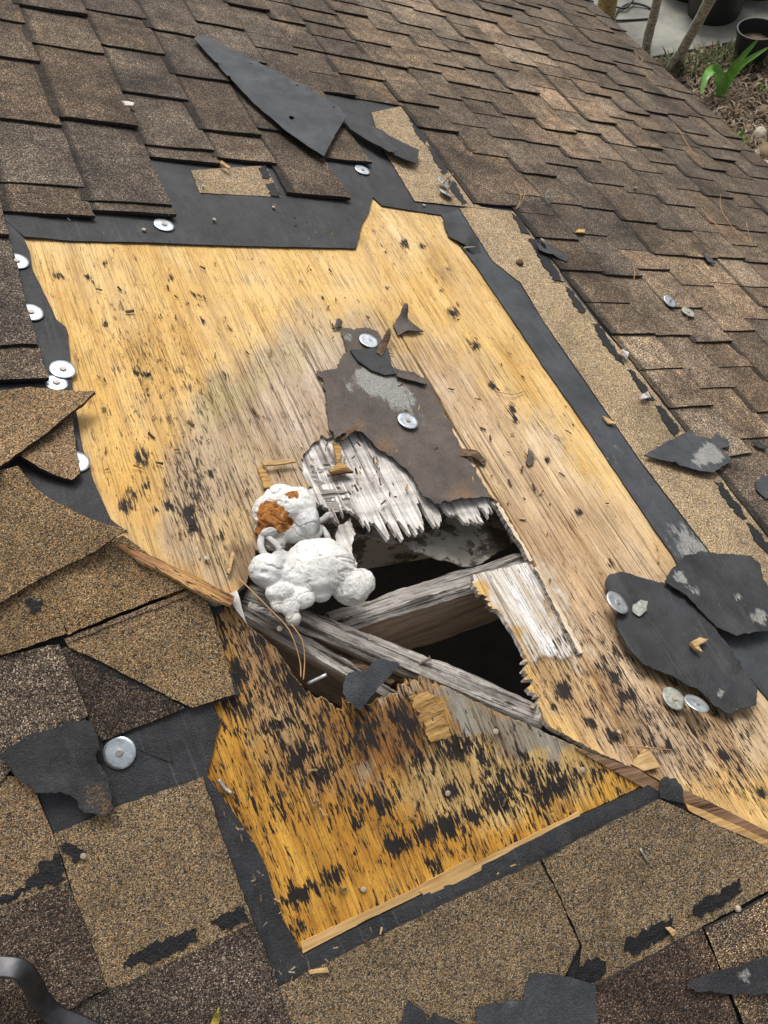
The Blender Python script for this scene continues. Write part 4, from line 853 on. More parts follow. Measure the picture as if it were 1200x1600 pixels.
scrap('underlayment_scrap', [(618, 1640), (630, 1580), (640, 1563), (662, 1580), (668, 1600), (678, 1582), (735, 1606), (735, 1640)], PB, 'small jagged black felt points showing at the bottom edge', 'felt scrap', FELT, .014, .0017, .002, 315, group=G_SCRAP)
scrap('underlayment_scrap', [(1070, 1540), (1080, 1532), (1110, 1520), (1150, 1510), (1215, 1490), (1215, 1556), (1150, 1552), (1090, 1550)], PB, 'pointed black felt piece with a white smear at the lower right corner', 'felt scrap', FELT, .018, .0017, .002, 317, group=G_SCRAP, paint=mold([(1165, 1525, 16, .6), (1120, 1532, 10, .35)]))
scrap('underlayment_scrap', [(594, 1029), (624, 1037), (611, 1054), (589, 1076), (561, 1110), (540, 1093), (534, 1080), (538, 1061), (544, 1050), (574, 1048), (579, 1039)], PB, 'grey felt chip bridging the hole above the lower plywood', 'felt scrap', FELT_G, .006, .0017, .0012, 319, group=G_SCRAP, hf=lambda ab, px: .006 * blob(px, 545, 1085, 20, 20), paint=mold([(560, 1062, 6, .3)]))
scrap('underlayment_scrap', [(1030, 1222), (1040, 1214), (1056, 1216), (1068, 1232), (1071, 1256), (1050, 1252), (1030, 1246)], PB, 'small square black scrap folded over the hip board on the right', 'felt scrap', FELT, .009, .0017, .002, 321, group=G_SCRAP)
scrap('underlayment_scrap', [(692, 346), (706, 350), (720, 352), (744, 372), (752, 394), (738, 396), (722, 384), (700, 368)], PA, 'curled black felt tab beside a nail at the top corner of the bare plywood', 'felt scrap', FELT, .004, .0017, .002, 323, group=G_SCRAP, hf=lambda ab, px: .010 * blob(px, 730, 375, 14, 14))
scrap('underlayment_scrap', [(838, 380), (852, 380), (888, 402), (886, 408), (860, 398), (842, 390)], PA, 'thin black felt sliver on the shingles just right of the tar line', 'felt scrap', FELT_G, .014, .0017, .001, 325, group=G_SCRAP)
scrap('underlayment_scrap', [(1098, 394), (1110, 400), (1118, 412), (1106, 408)], PA, 'tiny blue black chip above the pale patch of shingles on the right', 'felt scrap', FELT_G, .013, .0017, .001, 327, group=G_SCRAP)
scrap('underlayment_scrap', [(1180, 752), (1192, 744), (1212, 742), (1212, 774), (1196, 780), (1182, 764)], PA, 'grey felt piece cut off by the right edge below the arrowhead', 'felt scrap', FELT_G, .013, .0017, .002, 329, group=G_SCRAP)
scrap('underlayment_scrap', [(1176, 690), (1184, 687), (1200, 698), (1196, 702), (1184, 698)], PA, 'little black curl by the right edge beside the arrowhead felt', 'felt scrap', FELT, .013, .0017, .001, 331, group=G_SCRAP)
# upstanding black fold on the bare plywood
def fold(px_, pl, label, hts, m_=FELT_B, name='bark_curl', cat='curl'):
    o = sheet(name, px_, pl, [m_, EDGE], None, h=.003, t=.002, jag=.002, step=.003, grid=.006, seed=int(px_[0][0]), hf=lambda ab, px: sum(z * blob(px, x, y, s, s) for x, y, s, z in hts), paint=mold([]), smooth=True)
    return tag(o, label, cat)
fold([(614, 508), (622, 496), (629, 482), (635, 500), (644, 508), (662, 518), (650, 520), (634, 520), (622, 524)], PA, 'dark pointed curl of felt standing up on the yellow plywood', [(628, 490, 10, .022), (640, 515, 14, .006)], name='felt_curl')
fold([(714, 704), (722, 701), (748, 710), (760, 720), (758, 728), (736, 718), (716, 712)], PA, 'charred bark chip at the right edge of the brown felt', [(738, 714, 14, .008)], BROWN)
fold([(522, 510), (526, 500), (534, 504), (534, 512), (518, 513)], PA, 'small dark curl at the top tip of the brown felt', [(528, 505, 6, .008)], name='felt_curl')
fold([(585, 556), (590, 545), (598, 530), (604, 524), (606, 536), (602, 552), (594, 562)], PA, 'ridged piece of pine bark leaning on the upper tin cap', [(600, 530, 14, .020), (592, 555, 10, .010)], BROWN)
fold([(822, 722), (826, 700), (832, 716), (834, 724), (826, 728)], PA, 'drop shaped black flake on the right plywood sheet', [(828, 712, 8, .006)], name='felt_curl')
fold([(524, 690), (530, 680), (548, 672), (560, 664), (556, 676), (536, 690)], PA, 'brown rolled bark edge at the lower left of the brown felt', [(545, 678, 14, .010)], BROWN)

# loose caps
GC = 'loose tin caps'
for xy, lab, kw in [((692, 286), 'upper of two loose tin caps whose nails cross on the pale shingle strip', dict(tilt=(.45, 0), h=.018, shank=True)),
                    ((696, 302), 'lower of two loose tin caps whose nails cross on the pale shingle strip', dict(tilt=(.3, 0), h=.014, shank=True)),
                    ((964, 942), 'rust spotted white tin cap on the tongue shaped felt flap', dict(h=.026, r=.0195, m_=TIN, tilt=(.15, .1))),
                    ((1088, 1100), 'clean bluish tin cap at the lower edge of the tongue shaped flap', dict(h=.026, tilt=(.3, .2))),
                    ((1052, 1092), 'green stained tin cap half under the tongue shaped flap', dict(h=.009, m_=TINOLD)),
                    ((1046, 471), 'bright tin cap with raised nail on the pale patch of weathered shingles', dict(h=.016, shank=True, tilt=(.2, 0))),
                    ((1075, 488), 'dull tin cap lying right of the bright one on the weathered shingles', dict(h=.014, m_=TINOLD)),
                    ((856, 309), 'blue grey tin cap standing on edge near a dry twig cluster', dict(h=.022, m_=TINOLD, tilt=(.9, .2), shank=True)),
                    ((848, 380), 'folded tin cap at the end of the thin black felt sliver', dict(h=.020, tilt=(.5, .8), r=.012, nail=False))]:
    cap_nail(xy, PA, parent=None, label=lab, cat='tin cap', group=GC, **kw)
o = sheet('foil_scrap', [(988, 946), (1000, 938), (1012, 940), (1010, 954), (998, 964), (988, 958)], PA, [TINOLD, TINOLD], None, h=.020, t=.0008, jag=.002, step=.003, grid=.006, seed=401, hf=lambda ab, px: fbm(ab[:, 0] * 120, ab[:, 1] * 120, 3) * .004)
tag(o, 'crumpled foil scrap on the tongue shaped felt flap', 'scrap')
# bent nails lying about
def stick(name, pts, r, m_, label, cat, pl=PA, group=None, n=6, flat=1.0):
    p3 = [W3((x, y), pl, h) for x, y, h in pts]
    return tag(tube(name, smoothpath(p3, 4), r, m_, None, n, flat=flat), label, cat, group)
stick('nail', [(725, 387, .010), (742, 386, .014)], .0017, STEEL, 'bright nail lying beside the curled felt tab at the plywood corner', 'nail')
stick('nail', [(342, 1218, .006), (352, 1232, .006), (362, 1240, .008)], .0025, STEEL, 'rusty bent nail at the left edge of the orange plywood', 'nail', PB)
stick('nail', [(481, 1068, .004), (510, 1054, .010)], .0022, TIN, 'bluish steel nail poking across the small lower hole', 'nail', PB)
stick('nail', [(1000, 1326, .011), (1012, 1346, .011)], .0017, STEEL, 'bent nail on the large pale shingle at lower right', 'nail', PB)
# wood slivers, needles, leaves
GS = 'wood slivers scattered on the roof'
def sliver(px_, pl, label, m_=STRAW, h=.004, t=.003, seed=0):
    o = sheet('wood_sliver', px_, pl, [m_, m_], None, h=h, t=t, jag=.001, step=.004, grid=.01, seed=seed, hf=lambda ab, px: fbm(ab[:, 0] * 60, ab[:, 1] * 60, seed) * .004); return tag(o, label, 'wood sliver', GS)
sliver([(354, 895), (362, 862), (366, 866), (358, 897)], PA, 'pale upright sliver at the left of the foam', STRAW, .004, .004, 1)
sliver([(408, 722), (460, 718), (462, 723), (412, 728)], PA, 'thin straw sliver lying level above the foam', STRAW, .008, .003, 2)
sliver([(402, 732), (412, 728), (418, 744), (426, 762), (412, 764), (408, 748)], PA, 'broken yellow chunk just above the foam lump', TORN, .000, .004, 3)
sliver([(520, 690), (534, 700), (530, 720), (552, 738), (520, 742), (514, 736), (526, 726)], PA, 'orange brown torn splinter on the bleached veneer', TORN, .002, .004, 4)
sliver([(1078, 1004), (1092, 997), (1106, 1000), (1090, 1010), (1096, 1020), (1086, 1014)], PA, 'tan wood chip in the middle of the tongue shaped felt flap', STRAW, .026, .005, 5)
sliver([(1048, 1448), (1056, 1454), (1050, 1462), (1040, 1450)], PB, 'orange chip beside the tar patches at lower right', STRAW, .012, .003, 6)
sliver([(482, 1516), (512, 1512), (514, 1519), (484, 1521)], PB, 'yellow chip on the pale shingle below the lower felt', STRAW, .010, .003, 7)
sliver([(345, 252), (360, 262), (358, 265), (344, 256)], PA, 'small yellow chip above the pale torn shingle piece', STRAW, .014, .003, 8)
sliver([(904, 358), (914, 360), (912, 364), (898, 364)], PA, 'orange leaf chip on the weathered shingles right of the felt sliver', LATH, .014, .003, 9)
sliver([(190, 158), (210, 162), (208, 166), (194, 166)], PA, 'white paint flake on the upper left shingles', WHITEW, .014, .002, 10)
sliver([(940, 650), (952, 656), (962, 664), (950, 662)], PA, 'straw sliver at the edge of the long felt strip', STRAW, .006, .003, 11)
sliver([(972, 546), (982, 552), (980, 562), (974, 556)], PA, 'pale chip on the tar line above the arrowhead felt', WHITEW, .013, .003, 12)
sliver([(1000, 618), (1012, 612), (1016, 622), (1002, 624)], PA, 'pale twisted chip low on the tar line', WHITEW, .013, .003, 13)
sliver([(985, 1195), (1010, 1165), (1030, 1200), (1005, 1205)], PA, 'pale splintered wood where the right sheet ends at the hip', STRAW, .003, .004, 14)
GN = 'dry pine needles and twigs'
needles = [([(1050, 190, .013), (1062, 205, .017), (1083, 240, .013)], 'lone bent needle below the plant on the far shingles'),
           ([(1096, 326, .013), (1120, 352, .016), (1152, 384, .013)], 'lower long needle of the crossing cluster on the far right shingles'),
           ([(1104, 338, .013), (1130, 358, .018), (1160, 376, .013)], 'upper long needle of the crossing cluster on the far right shingles'),
           ([(1126, 304, .015), (1128, 330, .022), (1160, 376, .013)], 'forked needle rising from the crossing cluster'),
           ([(1166, 348, .013), (1175, 384, .013)], 'short straight needle right of the crossing cluster'),
           ([(804, 284, .014), (814, 305, .03), (808, 326, .014)], 'curved tan twig of the tangle below the joint of the pale strips'),
           ([(822, 284, .014), (818, 310, .02), (806, 326, .014)], 'second tan twig of the tangle below the joint of the pale strips'),
           ([(993, 80, .014), (996, 92, .02), (992, 98, .014)], 'small curled twig at the eave below the thin trunk'),
           ([(996, 84, .014), (1004, 92, .02), (1000, 100, .014)], 'hooked pale twig at the eave below the thin trunk'),
           ([(362, 232, .014), (380, 226, .02), (400, 230, .014)], 'short arched needle left of the large felt wedge'),
           ([(988, 412, .014), (992, 425, .016), (990, 438, .014)], 'thin upright needle beside the dark course edge on the right'),
           ([(372, 902, .006), (420, 950, .018), (452, 985, .014), (468, 1030, .004), (470, 1058, .002)], 'long needle hanging from the foam across the hip boards'),
           ([(455, 975, .01), (472, 1000, .01), (476, 1030, .006), (474, 1062, .002)], 'shorter needle beside the long one below the foam'),
           ([(975, 1165, .004), (1010, 1168, .01), (1050, 1172, .004)], 'brown needle low on the right plywood sheet'),
           ([(776, 612, .004), (800, 616, .008), (818, 612, .004)], 'grey twig on the right plywood sheet')]
for pts, lab in needles: stick('pine_needle', pts, .0008, NEEDLE, lab, 'pine needle', group=GN, n=5)
o = sheet('fallen_leaf', [(326, 1606), (336, 1580), (343, 1566), (345, 1590), (340, 1606)], PB, [YLEAF, YLEAF], None, h=.016, t=.001, jag=.001, step=.003, grid=.006, seed=77, hf=lambda ab, px: .012 * blob(px, 342, 1572, 14, 14)); tag(o, 'yellow leaf tip standing up at the bottom edge', 'leaf')
def lump(name, xy, pl, h, r, m_, label, cat, seed=0, sq=.7, group=None):
    bm = bmesh.new(); bmesh.ops.create_icosphere(bm, subdivisions=3, radius=1)
    c = W3(xy, pl, h); rs = seed * 3.1
    vs = np.array([v.co[:] for v in bm.verts]); fs = [[v.index for v in f.verts] for f in bm.faces]; bm.free()
    d = 1 + .5 * (fbm(vs[:, 0] * 1.6 + rs, vs[:, 1] * 1.6 + vs[:, 2] * 1.3, seed) - .47)
    vs = vs * d[:, None] * np.array(r if isinstance(r, tuple) else (r, r, r * sq))
    M_ = frame(pl); M_.translation = Vector(c)
    o = make(name, vs, fs, m_, None, M_, smooth=True)
    return tag(o, label, cat, group)
lump('seed_husk', (814, 305), PA, .016, .006, LIT[2], 'pale seed husk caught in the twig tangle', 'seed husk', 1)
lump('seed_husk', (993, 294), PA, .014, .006, LIT[2], 'pale seed husk alone on the upper right shingles', 'seed husk', 2)
lump('pebble', (1153, 1420), PB, .013, .004, STONE, 'grey pebble beside the tar strip at lower right', 'pebble', 4)
lump('moss_tuft', (812, 410), PA, .010, .009, BROWN, 'dark moss tuft on the pale strip near the plywood corner', 'moss', 5)
# litter of tiny flakes that nobody could count
def litter(name, regions, n, lens, mlist, seed, h):
    rs = np.random.RandomState(seed); vs, fs, mi = [], [], []
    for pl, poly, wt in regions:
        poly = np.array(poly, float); lo, hi = poly.min(0), poly.max(0); k = 0
        while k < int(n * wt):
            q = lo + rs.rand(2) * (hi - lo)
            if not inpoly(q[None], poly)[0]: continue
            k += 1; ab = P(q, pl, h); L = rs.uniform(*lens); w2 = L * rs.uniform(.08, .35); a = rs.rand() * 6.28 if rs.rand() < .5 else 1.5 + rs.randn() * .4
            ux = np.array([math.cos(a), math.sin(a)]); uy = np.array([-ux[1], ux[0]]); z = h + rs.rand() * .002
            s = len(vs)
            for (e, f, g) in ((-1, -1, 0), (1, -.6, rs.rand() * .003), (1, .6, .001 + rs.rand() * .003), (-1, 1, .001)):
                p2 = ab + ux * e * L / 2 + uy * f * w2 / 2; vs.append(pl.w(p2[0], p2[1], z + g)); 
            for (e, f) in ((-1, -1), (1, -.6), (1, .6), (-1, 1)):
                p2 = ab + ux * e * L / 2 + uy * f * w2 / 2; vs.append(pl.w(p2[0], p2[1], z - .0008))
            mm = rs.randint(len(mlist))
            for f in ((0, 1, 2, 3), (0, 4, 5, 1), (1, 5, 6, 2), (2, 6, 7, 3), (3, 7, 4, 0)): fs.append(tuple(s + i for i in f)); mi.append(mm)
    o = make(name, vs, fs, mlist, None, None, mi); tag(o, 'tiny dark flakes and splinters scattered over bare plywood and felt', 'litter', kind='stuff'); return o
litter('wood_crumbs', [(PA, [(60, 380), (550, 400), (690, 350), (1050, 880), (940, 900), (1000, 1180), (780, 780), (560, 650), (300, 840), (190, 820)], .55), (PA, [(510, 600), (660, 600), (760, 775), (680, 780)], .15), (PB, [(350, 1000), (520, 1120), (960, 1200), (480, 1460)], .12), (PA, [(470, 700), (545, 680), (650, 770), (560, 800)], .18)], 190, (.003, .013), [BROWN, STRAW, BROWN, LATH], 5, .003)
litter('shingle_dust', [(PA, [(740, 60), (930, 30), (1190, 300), (1190, 840), (1100, 740), (840, 380)], .6), (PA, [(60, 350), (560, 270), (560, 380), (60, 370)], .12), (PB, [(340, 1240), (400, 1300), (480, 1500), (1000, 1250), (430, 1550)], .28)], 150, (.002, .008), [STRAW, LIT[2], BROWN], 9, .013)['label'] = 'tiny pale specks and needles strewn over shingles and felt'

# ================================================================ FOAM
foamE = empty('foam_sealant', tuple(W3((470, 900), PA, 0)), 'lumpy white cured foam over the left side of the hole with a broken orange core', 'foam')
reg(foamE, Matrix.Translation(W3((470, 900), PA, 0)))
def lobe(xy, h, rx, ry, rz, col=(.82, .81, .80), seed=0, name='foam_lobe', m_=FOAM, ang=0, amp=.22, sub=5, dent=()):
    bm = bmesh.new(); bmesh.ops.create_icosphere(bm, subdivisions=sub, radius=1)
    vs = np.array([v.co[:] for v in bm.verts]); fs = [[v.index for v in f.verts] for f in bm.faces]; bm.free()
    def n3(q, k, s): return (fbm(q[:, 0] * k + s, q[:, 1] * k + q[:, 2] * k * .7 + s, s, 4) + fbm(q[:, 2] * k + 3 + s, q[:, 1] * k - q[:, 0] * k * .6, s + 5, 4)) - .94
    d = 1 + amp * n3(vs, 1.5, seed) + amp * .22 * n3(vs, 4.5, seed + 3) - .05 * np.exp(-(n3(vs, 1.3, seed + 8) / .02) ** 2)
    vs = vs * d[:, None] * np.array([rx, ry, rz])
    M_ = frame(PA, 0, 0, 0, ang); M_.translation = Vector(W3(xy, PA, h))
    o = make(name, vs, fs, m_, foamE, M_, attrs={'tint': np.ones((len(vs), 3))}, smooth=True); o.color = (*col, 1); return o
LOBES = [((500, 884), .020, .050, .040, .030, (1, 1, 1)), ((478, 896), .018, .030, .028, .024, (1, 1, 1)), ((524, 894), .018, .026, .026, .024, (1, 1, 1)),
    ((549, 917), .014, .027, .026, .024, (1.06, 1.06, 1.06)), ((566, 910), .012, .016, .018, .018, (1.06, 1.06, 1.06)),
    ((416, 892), .020, .022, .022, .021, (.97, .98, 1)), ((436, 902), .016, .018, .016, .016, (.95, .96, .98)), ((438, 876), .018, .016, .013, .014, (.8, .82, .84)),
    ((438, 926), .014, .020, .014, .013, (1, 1, 1)), ((470, 934), .012, .018, .015, .013, (1, 1, 1)), ((500, 928), .010, .016, .011, .011, (.95, .94, .93)), ((452, 948), .010, .013, .014, .010, (1, 1, 1)), ((458, 966), .006, .010, .010, .009, (.88, .86, .82)), ((432, 944), .009, .008, .012, .008, (.93, .93, .92)),
    ((456, 790), .024, .034, .028, .024, (.97, .97, .97)), ((436, 774), .028, .022, .014, .016, (1.02, 1.02, 1.0)), ((470, 776), .026, .016, .014, .014, (1, 1, 1)), ((474, 812), .018, .022, .026, .024, (.72, .75, .78)), ((458, 832), .010, .026, .016, .014, (.72, .74, .76)), ((428, 846), .008, .016, .016, .010, (.78, .76, .73)), ((480, 838), .006, .020, .014, .012, (.72, .72, .72)), ((424, 806), .022, .024, .030, .020, (.97, .95, .92)), ((409, 828), .012, .010, .014, .010, (.9, .86, .8))]
def foam_body():
    bm = bmesh.new(); cs, cl = [], []
    for i, (xy, h, rx, ry, rz, c) in enumerate(LOBES):
        q = bmesh.ops.create_icosphere(bm, subdivisions=4, radius=1); ctr = W3(xy, PA, h); cs.append(ctr); cl.append(c)
        a = i * 1.7
        for v in q['verts']:
            u = np.array(v.co[:]); d = 1 + .22 * (fbm(np.array([u[0] * 1.5 + i * 3]), np.array([u[1] * 1.5 + u[2] * 1.1 + i]), i)[0] - .47)
            p = ctr + PA.X * u[0] * rx * d + PA.Y * u[1] * ry * d + PA.Z * u[2] * rz * d; v.co = Vector(p)
    me = bpy.data.meshes.new('foam_tmp'); bm.to_mesh(me); bm.free(); ob = bpy.data.objects.new('foam_tmp', me); COL.objects.link(ob)
    md = ob.modifiers.new('r', 'REMESH'); md.mode = 'VOXEL'; md.voxel_size = .0011
    sm_ = ob.modifiers.new('s', 'SMOOTH'); sm_.factor = .5; sm_.iterations = 16
    dg = bpy.context.evaluated_depsgraph_get(); ev = ob.evaluated_get(dg); em = ev.to_mesh()
    n = len(em.vertices); co = np.empty(n * 3); em.vertices.foreach_get('co', co); co = co.reshape(-1, 3); no = np.empty(n * 3); em.vertices.foreach_get('normal', no); no = no.reshape(-1, 3)
    fs = [tuple(p.vertices) for p in em.polygons]; ev.to_mesh_clear(); bpy.data.objects.remove(ob); bpy.data.meshes.remove(me)
    u, v, w3 = co[:, 0] * 60, co[:, 1] * 60, co[:, 2] * 60
    wr = (fbm(u + w3 * .7, v - w3 * .5, 3, 4) - .47) * .0030 + (fbm(u * 3 + w3, v * 3, 6, 3) - .47) * .0012
    ridge = np.abs(fbm(u * .8 + w3 * .6, v * .8, 15, 3) - .47); wr -= .0022 * np.exp(-(ridge / .012) ** 2)
    co = co + no * wr[:, None]
    cs = np.array(cs); rr = np.array([l[2] for l in LOBES]); dd = np.linalg.norm(co[:, None] - cs[None], axis=2) / rr; k = np.exp(-(dd / .35) ** 2 * 1.2) + 1e-9; k /= k.sum(1, keepdims=True)
    tn = k @ np.array(cl); c0 = co.mean(0)
    pq = PX(co); pq = pq + np.stack([fbm(u * 1.6, v * 1.6 + w3, 41) - .47, fbm(u * 1.6, v * 1.6 + w3, 44) - .47], -1) * 16
    mk = soft(pq, [(402, 792), (416, 782), (436, 785), (452, 798), (456, 818), (446, 834), (430, 832), (416, 846), (402, 842), (398, 820)], 3)
    mk = np.maximum(mk, soft(pq, [(444, 772), (462, 766), (466, 775), (450, 780)], 2)) * (np.einsum('ij,ij->i', no, CAM - co) > 0)
    co = co - no * (mk * (.0005 + .010 * (fbm(u * 2.2 + w3, v * 2.2 - w3, 51, 4) - .4)))[:, None]
    fa = np.array(fs); km = mk[fa].mean(1) > .5
    def sub(name, f, m_):
        us = np.unique(f); rm = np.zeros(len(co), int); rm[us] = np.arange(len(us))
        return make(name, co[us] - c0, rm[f], m_, foamE, Matrix.Translation(c0), attrs={'tint': tn[us]}, smooth=True)
    o = sub('foam_body', fa[~km], FOAM); o.color = (.80, .785, .755, 1)
    sub('foam_core', fa[km], CORE)
foam_body()
lobe((420, 832), .022, .012, .006, .009, (.75, .72, .68), seed=17)
for pts, r, c in [([(409, 838, .016), (407, 852, .020), (413, 866, .018), (424, 873, .016), (436, 870, .016), (440, 862, .012)], .0045, (.60, .59, .57)),
               ([(416, 838, .018), (427, 846, .022), (436, 858, .020), (434, 868, .016)], .0040, (.62, .61, .59)),
               ([(482, 808, .014), (492, 815, .017), (504, 812, .017), (514, 804, .018), (518, 809, .016)], .0042, (.56, .56, .56)),
               ([(482, 824, .012), (492, 820, .014), (500, 826, .013), (498, 835, .011), (488, 836, .010)], .0040, (.52, .52, .51)),
               ([(500, 822, .010), (508, 832, .010), (514, 846, .008), (512, 858, .004)], .0042, (.54, .54, .54)),
               ([(472, 800, .026), (482, 806, .024), (486, 818, .020), (480, 834, .014)], .0045, (.58, .59, .60))]:
    o = tube('foam_strand', smoothpath([W3((x, y), PA, h) for x, y, h in pts], 7), r, FOAM, foamE, 10); o.color = (*c, 1)

# ================================================================ PRY BAR
pb = smoothpath([W3((-90, 1516), PB, .050), W3((-30, 1512), PB, .056), W3((8, 1511), PB, .058), W3((34, 1517), PB, .056), W3((52, 1540), PB, .046), W3((66, 1566), PB, .034), W3((88, 1588), PB, .024), W3((130, 1606), PB, .018), W3((220, 1650), PB, .014)], 8)
bar = tube('pry_bar', pb, [.0105] * len(pb), IRON, None, 8, rect=True, flat=.17, up=tuple(PB.Z * .75 + PB.Y * .25 + PB.X * .55)); tag(bar, 'bent flat iron pry bar entering at the lower left corner', 'pry bar')

# ================================================================ GROUND BELOW THE EAVE
def slab(name, pts, z, m_, kind='structure', t=.1):
    c = np.mean(pts, 0); k = len(pts); v = [(p[0] - c[0], p[1] - c[1], 0) for p in pts] + [(p[0] - c[0], p[1] - c[1], -t) for p in pts]
    f = [tuple(range(k)), tuple(range(2 * k - 1, k - 1, -1))] + [(i, i + k, (i + 1) % k + k, (i + 1) % k) for i in range(k)]
    a = sum(pts[i][0] * pts[(i + 1) % k][1] - pts[(i + 1) % k][0] * pts[i][1] for i in range(k))
    if a < 0: f = [q[::-1] for q in f]
    return tag(make(name, v, f, m_, None, Matrix.Translation((c[0], c[1], z))), kind=kind)
slab('ground', [(-200, -200), (200, -200), (200, 200), (-200, 200)], 0, DIRT)
g = lambda x, y, z=0.0: W3((x, y), PG, z)
c1, c2 = g(1022, 96)[:2], g(1200, 62)[:2]; dv = (c2 - c1) / np.linalg.norm(c2 - c1); nv = np.array([-dv[1], dv[0]])
slab('concrete_slab', [c1 - dv * 6, c1 + dv * 12, c1 + dv * 12 + nv * 9, c1 - dv * 6 + nv * 9], .05, CONC, t=.1)
# litter of the bed
def bed(name, n, seed, poly, mlist, lens, wid, z0, up, lab):
    rs = np.random.RandomState(seed); vs, fs, mi = [], [], []; poly = np.array(poly, float); lo, hi = poly.min(0), poly.max(0)
    while len(mi) < n * 2:
        q = lo + rs.rand(2) * (hi - lo)
        if not inpoly(q[None], poly)[0]: continue
        p = g(q[0], q[1]); L = rs.uniform(*lens); a = rs.rand() * 6.28; u = np.array([math.cos(a), math.sin(a), rs.uniform(*up)]); s = np.array([-u[1], u[0], rs.randn() * .4]) * L * rs.uniform(*wid)
        z = np.array([0, 0, z0 + rs.rand() * .05]); b = len(vs); md = np.array([0, 0, rs.rand() * L * .25])
        vs += [p + z - s, p + z + s, p + z + u * L * .5 - s * .9 + md, p + z + u * L * .5 + s * .9 + md, p + z + u * L]
        mm = rs.randint(len(mlist)); fs += [(b, b + 2, b + 3, b + 1), (b + 2, b + 4, b + 3)]; mi += [mm, mm]
    return tag(make(name, vs, fs, mlist, None, None, mi), lab, 'litter', kind='stuff')
BEDP = [(1000, 110), (1030, 100), (1130, 78), (1230, 60), (1260, 330), (1190, 300), (1000, 130)]
bed('leaf_litter', 5200, 3, BEDP, [LIT[0], LIT[1], LIT[1], LIT[0], LIT[2]], (.02, .11), (.03, .13), .005, (-.05, .35), 'dry leaves and sticks covering the planting bed')
bed('leaf_litter', 1500, 4, [(1010, 108), (1140, 80), (1230, 64), (1230, 110), (1150, 120), (1040, 130)], [GRASS, GRASS, LIT[0]], (.04, .12), (.02, .05), .005, (.3, 1.4), 'thin grass and weeds along the slab edge')['category'] = 'grass'
def stone(xy, r, i, lab):
    c = g(*xy); bm = bmesh.new(); bmesh.ops.create_icosphere(bm, subdivisions=3, radius=1); vs = np.array([v.co[:] for v in bm.verts]); fs = [[v.index for v in f.verts] for f in bm.faces]; bm.free()
    vs *= (1 + .7 * (fbm(vs[:, 0] * 1.4 + i, vs[:, 1] * 1.4 + vs[:, 2], i) - .47))[:, None] * np.array([r, r * .75, r * .6])
    return tag(make('stone', vs, fs, [STONE] if i % 2 else [LIT[0]], None, Matrix.Translation((c[0], c[1], r * .35)) @ Matrix.Rotation(i, 4, 'Z'), smooth=True), lab, 'stone', 'stones heaped in the bed by the eave')
for i, (xy, r, lab) in enumerate([((1185, 215), .09, 'pale rounded stone on the right edge of the bed'), ((1192, 180), .08, 'tan stone below the small black pot at the right edge'), ((1180, 245), .07, 'grey stone beside a weed just above the eave'), ((1196, 245), .10, 'brown husk like stone at the far right by the eave'), ((1200, 265), .08, 'lowest stone at the far right touching the eave'), ((1168, 205), .06, 'small pale stone left of the stone heap')]): stone(xy, r, i + 1, lab)
# pots
def pot(name, xy, r, hgt, label, wall=.006, soil=True):
    c = g(*xy); o = empty(name, tuple(c), label, 'plant pot'); reg(o, Matrix.Translation(c)); n = 40
    prof = [(.0, .0), (r * .78, 0), (r * .80, .01), (r * .97, hgt * .9), (r * 1.06, hgt * .9), (r * 1.06, hgt), (r * .98, hgt), (r * .95, hgt * .9), (r * .82, hgt * .45), (.0, hgt * .45)]
    vs, fs = [], []
    for p_, z in prof:
        for j in range(n): vs.append((p_ * math.cos(2 * math.pi * j / n), p_ * math.sin(2 * math.pi * j / n), z))
    for q in range(len(prof) - 1):
        for j in range(n): fs.append((q * n + j, q * n + (j + 1) % n, (q + 1) * n + (j + 1) % n, (q + 1) * n + j))
    make('pot_body', vs, fs, POT, o, Matrix.Translation(c), smooth=False)
    if soil:
        v = [(r * .86 * math.cos(2 * math.pi * j / n), r * .86 * math.sin(2 * math.pi * j / n), hgt * .6) for j in range(n)]
        make('soil', v + [(0, 0, hgt * .64)], [(j, (j + 1) % n, n) for j in range(n)], DIRT, o, Matrix.Translation(c))
    return o
pot('plant_pot', (1168, 96), .165, .29, 'small black nursery pot on the dry bed behind the green plant')
pot('plant_pot', (1112, 28), .28, .36, 'large round black pot standing on the concrete slab')
pot('plant_pot', (1080, -8), .30, .30, 'wide black tub behind the large pot on the slab')
pot('plant_pot', (1180, -12), .30, .34, 'black tub at the top right edge of the slab')
# trunks and post
def trunk(name, pts, rs_, m_, label, cat):
    p3 = [W3((x, y), PG, z) for x, y, z in pts]; sm = smoothpath(p3, 6)
    rr = [rs_[0] + (rs_[1] - rs_[0]) * i / (len(sm) - 1) + .0015 * math.sin(i * 1.3) for i in range(len(sm))]
    return tag(tube(name, sm, rr, m_, None, 12), label, cat)
def tree(label, main, r, extra=None):
    base = W3(main[0][:2], PG, main[0][2]); o = empty('thin_tree', tuple(base), label, 'tree'); reg(o, Matrix.Translation(base))
    for q, rr in [(main, r)] + ([extra] if extra else []):
        sm = smoothpath([W3((x, y), PG, z) for x, y, z in q], 6)
        tube('trunk', sm, [rr[0] + (rr[1] - rr[0]) * i / (len(sm) - 1) + .0015 * math.sin(i * 1.3) for i in range(len(sm))], BARK, o, 12)
    return o
tree('leaning lichen spotted thin trunk rising beside the eave and the slab', [(1008, 84, 0), (1014, 52, .35), (1022, 22, .7), (1036, -40, 1.3)], (.042, .033))
tree('thin grey trunk forked at its foot in front of the large black pot', [(1056, 104, 0), (1072, 68, .35), (1092, 32, .75), (1124, -30, 1.4)], (.04, .042), ([(1042, 114, 0), (1054, 92, .16), (1070, 70, .33)], (.034, .03)))
pp = W3((952, 28), PG, 0.0)
